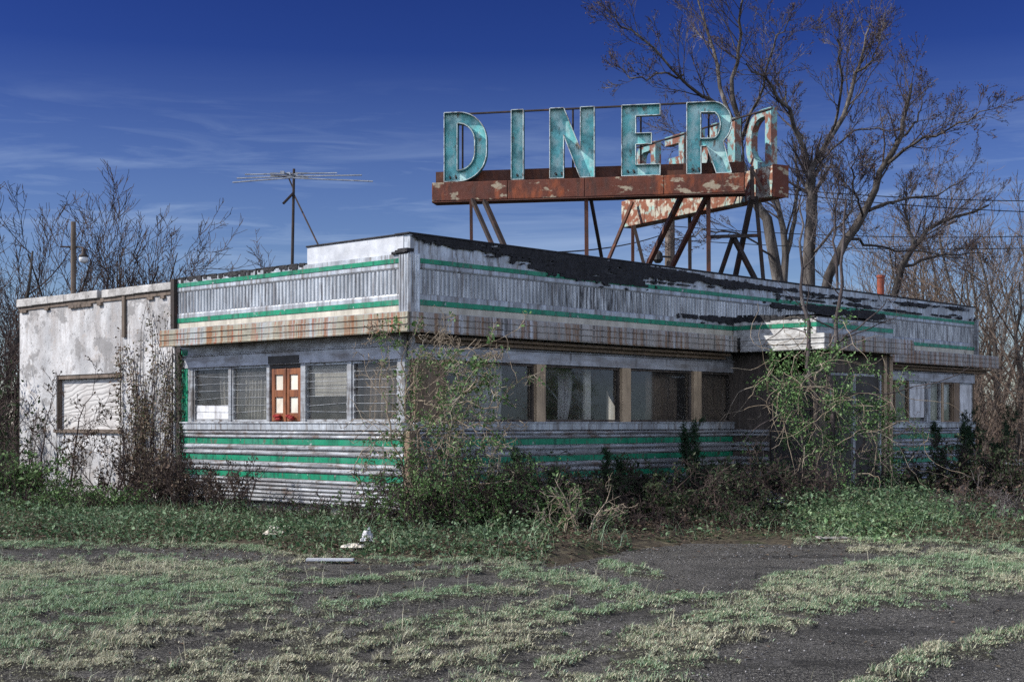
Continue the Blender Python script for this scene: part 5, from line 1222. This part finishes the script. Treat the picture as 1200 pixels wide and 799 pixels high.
# ------------------------------------------------------------------ shrubs in front
def shrub(label, base, H, rad, nst, seed, leafm='leaf_green', nleaf=1500, lsize=0.06, stem='twig_dark', P=None, group=None, name='shrub', out=0.7, r0=0.014, arch=0.0, leaf_lo=0.0, leaf_hi=9.0, bias=(0, 0), cat='shrub'):
    r = random.Random(seed); o = []; base = Vector(base)
    P = P or Par(n=(5, 4, 0), ratio=0.5, spread=(25, 65), wob=0.22, trop=-arch, nseg=(8, 5, 4), rmin=0.004, rr=0.6, t0=0.2)
    for i in range(nst):
        a = r.uniform(0, 2 * math.pi); q = math.sqrt(r.random())
        p = base + Vector((math.cos(a) * rad * q, math.sin(a) * rad * q * 0.7, -0.05))
        t = r.uniform(0.1, 1) * out
        d = Vector((math.cos(a) * t + bias[0], math.sin(a) * t * 0.7 + bias[1], 1)).normalized()
        grow(o, p, d, H * r.uniform(0.55, 1.15), r0 * r.uniform(0.6, 1.3), 0, P, r)
    root = empty(name, base, label, cat, group); bl = np.array(tuple(base))
    V1, q = tubes(lines_of(o), 4); link('stems', np_mesh('stems', V1 - bl, [q]), M[stem], root)
    if nleaf:
        rg_ = np.random.default_rng(seed); pool = np.array([tuple(p) for b in o for p in b[1][1:]])
        pool = pool[(pool[:, 2] > leaf_lo) & (pool[:, 2] < leaf_hi)]
        cl = fbm(pool[:, 0] * 3 + pool[:, 2] * 2, pool[:, 1] * 3 + pool[:, 2] * 3, seed); pool = pool[cl > 0.40]
        pts = pool[rg_.integers(0, len(pool), nleaf)] + rg_.normal(0, lsize * 0.4, (nleaf, 3))
        V2, t3 = leaves(pts, lsize * (0.5 + 1.1 * rg_.uniform(0, 1, nleaf) ** 1.5)[:, None], rg_); link('foliage', np_mesh('foliage', V2 - bl, [t3]), M[leafm], root)
    return root
def gpt(px, D): return Vector(((px - CX) / F * D, D, 0.04))
g = 'shrubs along the front of the diner'
AR = Par(n=(5, 4, 3), ratio=0.5, spread=(25, 75), wob=0.24, trop=-0.035, nseg=(10, 7, 5, 4), rmin=0.0055, rr=0.6, t0=0.25)
# the tangle on the corner: a few real stems plus wild side shoots
def corner_tangle():
    r = random.Random(101); o = []; D = 20.3
    TG = Par(n=(12, 5, 3), ratio=0.42, spread=(30, 85), wob=0.2, trop=0.0, nseg=(8, 7, 5, 4), rmin=0.005, rr=0.5)
    for pl, a in ((((484, 628), (483, 600), (489, 520), (476, 484), (473, 430), (476, 400)), 0.035), (((496, 630), (505, 560), (488, 500), (482, 455), (500, 425), (512, 405)), 0.03), (((488, 628), (474, 560), (462, 500), (450, 460), (448, 425)), 0.022),
                  (((500, 630), (515, 550), (505, 490), (540, 470, -.3), (580, 478, -.6), (602, 446, -.8)), 0.026), (((505, 628), (525, 530), (540, 450, -.2), (530, 420, -.4), (556, 398, -.6)), 0.024), (((484, 470), (524, 482, -.4), (575, 505, -.6), (585, 545, -.7)), 0.018),
                  (((476, 410), (455, 392), (440, 387), (432, 390)), 0.010), (((505, 500), (550, 455, -.5), (560, 430, -.6), (575, 420, -.6)), 0.016), (((478, 505), (450, 512, -.3), (425, 530, -.4), (405, 560, -.4)), 0.011)):
        limb(o, PX(D, *pl), a * 0.8, 0.006, TG, r, 12, t0=0.12, jit=0.03)
    base = W(492, 628, D); base.z = 0.03; bl = np.array(tuple(base))
    root = empty('tangled_shrub', base, 'tall thorny tangle of pale stems climbing the near corner of the diner', 'shrub', g)
    V1, q = tubes(lines_of(o), 5); link('stems', np_mesh('stems', V1 - bl, [q], smooth=True), M['twig_pale'], root)
    rg_ = np.random.default_rng(9); pool = np.array([tuple(p) for b in o for p in b[1][1:]]); cl = fbm(pool[:, 0] * 4 + pool[:, 2] * 3, pool[:, 2] * 4, 5)
    pool = pool[cl > 0.44]; n = 2600; pool = pool[rg_.uniform(0, 1, len(pool)) < np.clip((pool[:, 0] + 1.95) * 3, 0.1, 1)]
    V2, t3 = leaves(pool[rg_.integers(0, len(pool), n)] + rg_.normal(0, 0.03, (n, 3)), 0.055 * (0.6 + rg_.uniform(0, 1, n))[:, None], rg_); link('foliage', np_mesh('foliage', V2 - bl, [t3]), M['leaf_green'], root)
corner_tangle()
shrub('dense green bush at the foot of the corner tangle', gpt(530, 20.1), 1.3, 0.75, 50, 102, 'leaf_green', 11000, 0.045, 'twig_dark', AR, g, out=0.6)
shrub('dark green bush just right of the corner tangle, with long bent stems', gpt(590, 20.6), 1.05, 0.7, 44, 103, 'leaf_green', 7000, 0.045, 'twig_dark', AR, g, out=0.7)
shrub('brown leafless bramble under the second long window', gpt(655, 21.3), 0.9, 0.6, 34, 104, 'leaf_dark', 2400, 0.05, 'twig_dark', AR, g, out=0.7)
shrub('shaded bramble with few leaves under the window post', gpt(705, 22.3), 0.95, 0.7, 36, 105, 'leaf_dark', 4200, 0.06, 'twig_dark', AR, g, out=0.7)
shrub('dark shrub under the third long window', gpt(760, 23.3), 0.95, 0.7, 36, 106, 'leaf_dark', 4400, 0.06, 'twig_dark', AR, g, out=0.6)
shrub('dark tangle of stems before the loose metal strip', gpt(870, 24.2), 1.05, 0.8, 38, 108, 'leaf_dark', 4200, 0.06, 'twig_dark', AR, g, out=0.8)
shrub('pale dry stalks standing at the asphalt edge in front of the brambles', gpt(672, 19.4), 0.85, 0.4, 14, 109, 'leaf_green', 700, 0.05, 'twig_pale', None, g, out=0.5)
shrub('small dry weeds in the shade left of the vine-covered tree', gpt(745, 19.9), 0.4, 0.8, 34, 110, 'leaf_brown', 400, 0.05, 'twig_dark', None, g, out=0.8)
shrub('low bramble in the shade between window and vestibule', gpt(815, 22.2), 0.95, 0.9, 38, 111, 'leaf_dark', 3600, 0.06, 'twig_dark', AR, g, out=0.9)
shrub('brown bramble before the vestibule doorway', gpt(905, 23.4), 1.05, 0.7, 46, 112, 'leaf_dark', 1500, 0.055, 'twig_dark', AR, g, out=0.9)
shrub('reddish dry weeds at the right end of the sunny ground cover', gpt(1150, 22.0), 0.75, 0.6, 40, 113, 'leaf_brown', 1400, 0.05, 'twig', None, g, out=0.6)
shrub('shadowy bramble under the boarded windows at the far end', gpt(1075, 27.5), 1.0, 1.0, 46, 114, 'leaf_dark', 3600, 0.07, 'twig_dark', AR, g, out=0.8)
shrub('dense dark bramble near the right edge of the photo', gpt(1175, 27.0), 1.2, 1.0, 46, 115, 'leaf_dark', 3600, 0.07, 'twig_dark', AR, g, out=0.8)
# cedars
def cedar(label, px, D, H, Wd, seed, grp):
    r = random.Random(seed); o = []; b = gpt(px, D); b.z = 0.0
    root = empty('cedar_shrub', b, label, 'conifer', grp)
    P = Par(n=(16, 5), ratio=0.26, spread=(18, 48), wob=0.10, trop=0.10, nseg=(8, 4, 3), rmin=0.004, t0=0.12)
    for i in range(r.randint(4, 6)):
        a = r.uniform(0, 6.283); q = r.random() * Wd * 0.55
        grow(o, Vector((math.cos(a) * q, math.sin(a) * q, -0.05)), Vector((math.cos(a) * 0.28, math.sin(a) * 0.28, 1)).normalized(), H * (1.0 if i == 0 else r.uniform(0.5, 0.9)), 0.016, 0, P, r)
    V1, q = tubes(lines_of([b_ for b_ in o if b_[0] == 0]), 5); link('trunk', np_mesh('trunk', V1, [q]), M['bark_dark'], root)
    V1, q = tubes(lines_of([b_ for b_ in o if b_[0] > 0]), 3); rg_ = np.random.default_rng(seed); pool = np.array([tuple(p) for bb in o for p in bb[1][1:] if p.z > 0.15 * H]); n = 6500
    V2, t3 = leaves(pool[rg_.integers(0, len(pool), n)] + rg_.normal(0, 0.016, (n, 3)), 0.07, rg_, 0, 0.2, 0.9)
    link('foliage', np_mesh('foliage', np.concatenate([V1, V2]), [q, t3 + len(V1)], np.concatenate([np.zeros(len(q)), np.ones(len(t3))])), [M['twig_dark'], M['leaf_cedar']], root)
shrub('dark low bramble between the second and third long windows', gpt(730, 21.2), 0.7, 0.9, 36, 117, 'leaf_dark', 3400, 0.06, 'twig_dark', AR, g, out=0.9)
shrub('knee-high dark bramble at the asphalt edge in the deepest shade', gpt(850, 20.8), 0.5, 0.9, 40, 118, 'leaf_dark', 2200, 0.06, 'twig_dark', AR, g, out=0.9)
g = 'dark cedars against the diner'
cedar('dark cedar under the narrow window left of the vestibule', 828, 25.3, 1.6, 0.5, 201, g)
cedar('small dark cedar rising against the siding left of the cedar by the narrow window', 722, 22.9, 1.15, 0.4, 202, g)
cedar('taller dark cedar under the boarded windows at the right end', 1112, 31.2, 1.8, 0.6, 203, g)
cedar('broad dark cedar at the right corner of the diner', 1148, 30.5, 1.75, 0.7, 204, g)
cedar('small bright-tipped cedar just right of the corner bush', 622, 21.6, 1.15, 0.3, 205, g)
# vine-covered saplings before the vestibule
def vine_tree():
    r = random.Random(301); o = []; D = 24.6
    VP_ = Par(n=(6, 3, 2), ratio=0.30, spread=(35, 80), wob=0.16, trop=0.03, nseg=(8, 6, 5, 3), rmin=0.004, rr=0.4)
    limb(o, PX(D, (962, 604), (958, 540), (951, 440), (947, 380), (943, 330), (938, 270), (936, 235)), 0.055, 0.012, VP_, r, 14, t0=0.3)
    limb(o, PX(D, (972, 604), (975, 520), (974, 440), (982, 380), (984, 330), (990, 262), (994, 235)), 0.06, 0.012, VP_, r, 14, t0=0.3)
    limb(o, PX(D, (966, 604), (948, 550), (935, 500), (915, 470), (905, 440)), 0.03, 0.01, VP_, r, 10)
    limb(o, PX(D, (972, 604), (1000, 540), (1020, 500), (1040, 470)), 0.03, 0.01, VP_, r, 10)
    limb(o, PX(D, (976, 470), (1005, 462, -.2), (1067, 457, -.5), (1142, 430, -.8)), 0.016, 0.006, VP_, r, 10, t0=0.6)
    limb(o, PX(D, (978, 500), (1020, 512, -.4), (1045, 510, -.6), (1072, 496, -.8)), 0.014, 0.006, VP_, r, 10, t0=0.6)
    limb(o, PX(D, (985, 520), (1010, 535, -.4), (1035, 540, -.6), (1068, 522, -.8)), 0.013, 0.006, VP_, r, 10, t0=0.6)
    limb(o, PX(D, (985, 400), (1010, 380, -.4), (1040, 355, -.6), (1060, 340, -.8)), 0.014, 0.006, VP_, r, 10, t0=0.5)
    limb(o, PX(D, (950, 400), (925, 385, .1), (905, 395, .1), (893, 408, .1)), 0.012, 0.005, VP_, r, 8, sp=False)
    limb(o, PX(D, (955, 480), (925, 478, -.3), (895, 500, -.5), (860, 528, -.7)), 0.014, 0.006, VP_, r, 10, sp=False)
    base = W(967, 604, D); base.z = 0.02; bl = np.array(tuple(base))
    root = empty('vine_covered_tree', base, 'two thin saplings smothered in green vines before the vestibule', 'tree')
    V1, q = tubes(lines_of([b for b in o if b[0] == 0]), 7); V2, q2 = tubes(lines_of([b for b in o if b[0] > 0]), 4)
    link('trunk', np_mesh('trunk', np.concatenate([V1, V2]) - bl, [q, q2 + len(V1)], smooth=True), M['twig'], root)
    rg_ = np.random.default_rng(31)
    # the vine's own mass of leaves: clumps round the stems, hanging lower to the right
    C = []
    for px, py, s, n in ((935, 440, .42, 900), (920, 460, .35, 700), (950, 430, .3, 500), (965, 470, .45, 900), (990, 480, .5, 1000), (1005, 490, .45, 900), (1025, 480, .35, 600), (1035, 500, .35, 600), (975, 430, .25, 350), (985, 415, .2, 220), (950, 520, .45, 800), (1000, 530, .5, 800), (970, 560, .5, 700), (1030, 545, .35, 350), (925, 500, .25, 300), (910, 425, .2, 200), (948, 385, .12, 80), (983, 375, .12, 90), (1045, 440, .2, 160), (1000, 445, .3, 350)):
        c = np.array(tuple(W(px, py, D - 0.1)))
        sub = c + rg_.normal(0, 1, (9, 3)) * np.array([1, 0.8, 0.75]) * s * 0.85
        C.append(sub[rg_.integers(0, 9, n)][:n] + rg_.normal(0, 1, (n, 3)) * s * 0.2)
    P_ = np.concatenate(C); V2, t3 = leaves(P_, 0.052 * (0.5 + rg_.uniform(0, 1, len(P_)) ** 2)[:, None], rg_); link('vine_leaves', np_mesh('vine_leaves', V2 - bl, [t3], (np.tile((rg_.uniform(0, 1, len(P_)) < 0.3), 2)).astype(int)), [M['leaf_bright'], M['leaf_dark']], root)
    # bare vine cords hanging through it
    L = []
    for i in range(130):
        p = Vector(P_[rg_.integers(0, len(P_))]); pts = [p]; d = Vector((r.gauss(0, .6), r.gauss(0, .4), r.gauss(-.3, .6)))
        for k in range(9): d = (d + Vector((r.gauss(0, .35), r.gauss(0, .3), r.gauss(-.08, .35)))).normalized(); p = p + d * 0.14; pts.append(p)
        L.append((np.array([tuple(x) for x in pts]), np.linspace(0.007, 0.003, 10)))
    V1, q = tubes(L, 4); link('vine_stems', np_mesh('vine_stems', V1 - bl, [q]), M['twig_pale'], root)
vine_tree()
# in front of the annex and the end of the diner
g = 'weeds before the annex'
SP = Par(n=(6, 4, 2), ratio=0.48, spread=(25, 60), wob=0.16, trop=0.05, nseg=(8, 6, 5, 3), rmin=0.005, rr=0.6, t0=0.3)
shrub('thin brown sapling with arching stem before the left end of the annex', gpt(68, 25.6), 2.1, 0.15, 4, 401, 'leaf_brown', 500, 0.06, 'twig_dark', SP, g, out=0.5, r0=0.02)
shrub('brown leafy sapling before the boarded window', gpt(118, 25.2), 1.6, 0.15, 4, 402, 'leaf_brown', 500, 0.06, 'twig_dark', SP, g, out=0.35, r0=0.018)
shrub('brown weeds at the foot of the wall vine', gpt(165, 25.3), 0.9, 0.5, 20, 403, 'leaf_brown', 1100, 0.06, 'twig_dark', SP, g, out=0.5)
shrub('dark reddish bush where the annex meets the diner', gpt(226, 24.0), 0.9, 0.35, 16, 404, 'leaf_brown', 900, 0.06, 'twig_dark', SP, g, out=0.45)
shrub('feathery reddish weeds before the green striped siding', gpt(268, 23.2), 0.85, 0.3, 15, 405, 'leaf_brown', 700, 0.05, 'twig_dark', SP, g, out=0.45)
shrub('thin weeds growing against the lower siding of the end wall', gpt(350, 21.3), 0.5, 0.7, 14, 406, 'leaf_dark', 250, 0.04, 'twig_dark', SP, g, out=0.4, r0=0.008)
shrub('green weedy bush at the left edge beside the annex', gpt(8, 25.5), 0.95, 0.8, 44, 407, 'leaf_green', 5200, 0.07, 'twig_dark', SP, g, out=0.6)
shrub('low green weeds under the boarded window', gpt(85, 23.6), 0.5, 1.0, 50, 408, 'leaf_green', 3200, 0.05, 'twig_dark', SP, g, out=0.7)
shrub('sparse twiggy weeds beside the white litter', gpt(405, 20.2), 0.4, 0.8, 30, 409, 'leaf_dark', 900, 0.05, 'twig_dark', SP, g, out=0.6, r0=0.008)
def wall_vine():
    base = B2W(-0.05, LL + 0.9, 0.02); root = empty('wall_vine', base, 'dry brown vine climbing the right part of the white annex wall', 'vine'); bl = np.array(tuple(base))
    r = random.Random(55); L = []; pts_all = []
    for i in range(52):
        s = LL + r.uniform(0.1, 1.7); z = 0.02; d = 0.02; pts = []
        n = 16; H_ = r.uniform(2.0, 3.85) * (1 - 0.15 * max(0, (s - LL - 1.0)))
        ds = r.gauss(0, 0.03)
        for k in range(n + 1):
            pts.append(B2W(-0.025 - 0.02 * r.random(), min(max(s, LL + 0.08), LL + 1.8), z)); ds += r.gauss(0, 0.03); ds *= 0.9; s += ds; z += H_ / n
        L.append((np.array([tuple(p) for p in pts]), np.linspace(0.009, 0.004, n + 1))); pts_all += pts[2:]
    V1, q = tubes(L, 4); link('stems', np_mesh('stems', V1 - bl, [q]), M['twig_dark'], root)
    rg_ = np.random.default_rng(56); pool = np.array([tuple(p) for p in pts_all])
    bx = (pool[:, 0] - BC.x) * VX.x + (pool[:, 1] - BC.y) * VX.y
    k = fbm(bx * 2.2, pool[:, 2] * 1.8, 8); pool = pool[k > 0.40]; n = 4400
    out_ = np.array([-UX.x, -UX.y, 0])
    P_ = pool[rg_.integers(0, len(pool), n)] + rg_.normal(0, 0.05, (n, 3)) + out_ * rg_.uniform(0.0, 0.09, (n, 1))
    bxx = (P_[:, 0] - BC.x) * UX.x + (P_[:, 1] - BC.y) * UX.y; P_ = P_[bxx < -0.03]
    V2, t3 = leaves(P_, 0.062, rg_); link('leaves', np_mesh('leaves', V2 - bl, [t3]), M['leaf_vine'], root)
wall_vine()
def corner_ivy():
    base = B2W(-0.03, LL - 0.2, 0.05); root = empty('ivy', base, 'thin ivy hanging on the green strip where diner and annex meet', 'vine'); bl = np.array(tuple(base)); rg_ = np.random.default_rng(66)
    L = []
    for i in range(8):
        pts = [tuple(B2W(-0.05 - 0.03 * rnd.random(), LL - 0.22 + rnd.gauss(0, 0.05), z)) for z in np.linspace(0.05, 2.85, 14)]; L.append((np.array(pts), np.full(14, 0.006)))
    V1, q = tubes(L, 4); link('stems', np_mesh('stems', V1 - bl, [q]), M['twig_dark'], root)
    P_ = np.array([tuple(B2W(-0.05 - abs(rg_.normal(0, .04)), LL - 0.2 + rg_.normal(0, .07), rg_.uniform(0.3, 2.85))) for _ in range(420)])
    V2, t3 = leaves(P_, 0.06, rg_); link('leaves', np_mesh('leaves', V2 - bl, [t3]), M['leaf_dark'], root)
corner_ivy()

# ------------------------------------------------------------------ litter
def crumple(label, px, py, w_, d_, h_, seed, mat, name, cat, n=9):
    X, Y = G(px, py); r = random.Random(seed); mb = MB(); vs = []
    for j in range(n + 1):
        for i in range(n + 1):
            u, v = i / n - .5, j / n - .5; e = 1 - (2 * max(abs(u), abs(v))) ** 2
            vs.append((u * w_ + r.gauss(0, w_ * .03), v * d_ + r.gauss(0, d_ * .03), max(0.005, e * h_ + r.gauss(0, h_ * 0.22))))
    mb.add(vs, [(j*(n+1)+i, j*(n+1)+i+1, (j+1)*(n+1)+i+1, (j+1)*(n+1)+i) for j in range(n) for i in range(n)])
    z = float(bank_h(np.array([X]), np.array([Y]))[0]); o = mb.build(name, M[mat], None, (X, Y, max(0, z) + 0.03)); so = o.modifiers.new('t', 'SOLIDIFY'); so.thickness = 0.006
    tag(o, label, cat)
crumple('crumpled white plastic bag lying in the weeds at the asphalt edge', 430, 648, 0.16, 0.18, 0.13, 1, 'board', 'plastic_bag', 'litter')
crumple('flattened pale cardboard sheet in the weeds below the end wall', 325, 638, 0.30, 0.7, 0.07, 2, 'paper', 'cardboard', 'litter')
crumple('pinkish torn strip trailing from the white plastic bag', 414, 652, 0.28, 0.25, 0.04, 3, 'paper', 'torn_paper', 'litter')
X, Y = G(387, 660); mb = MB(); mb.box(-0.27, 0.27, -0.05, 0.05, 0, 0.03); o = mb.build('painted_plank', M['white_metal'], None, (X, Y, 0.03), bevel=0.005); o.rotation_euler = (0, 0, R(-3)); tag(o, 'short white painted plank lying on the asphalt edge', 'plank')
X, Y = G(974, 634); mb = MB(); mb.box(-0.2, 0.2, -0.12, 0.12, 0, 0.035); o = mb.build('concrete_slab', M['concrete'], None, (X, Y, 0.03), bevel=0.015); o.rotation_euler = (0, 0, R(8)); tag(o, 'small pale concrete slab at the front of the sunny ground cover', 'slab')
p = W(906, 580, 23.6); mb = MB(); mb.box(-0.20, 0.20, -0.2, 0.2, 0, 0.02); o = mb.build('broken_board', M['board'], None, (p.x, p.y, 0.35)); o.rotation_euler = (R(24), R(-8), R(20)); tag(o, 'tilted broken white board lying in the brambles left of the vine-covered tree', 'board')
# far rail beyond the right corner
X = (1168 - CX) / F * 44; rail = empty('guard_rail', (X, 44, 0), 'low white rail far off beyond the right corner of the diner', 'fence')
mb = MB(); mb.box(-2.2, 3.5, -0.04, 0.04, 0.30, 0.48); mb.build('rail', M['white_metal'], rail)
for x in (-2.0, -0.2, 1.6, 3.3): mb = MB(); mb.box(x - 0.06, x + 0.06, 0.042, 0.15, -0.1, 0.46); mb.build('post', M['white_metal'], rail)
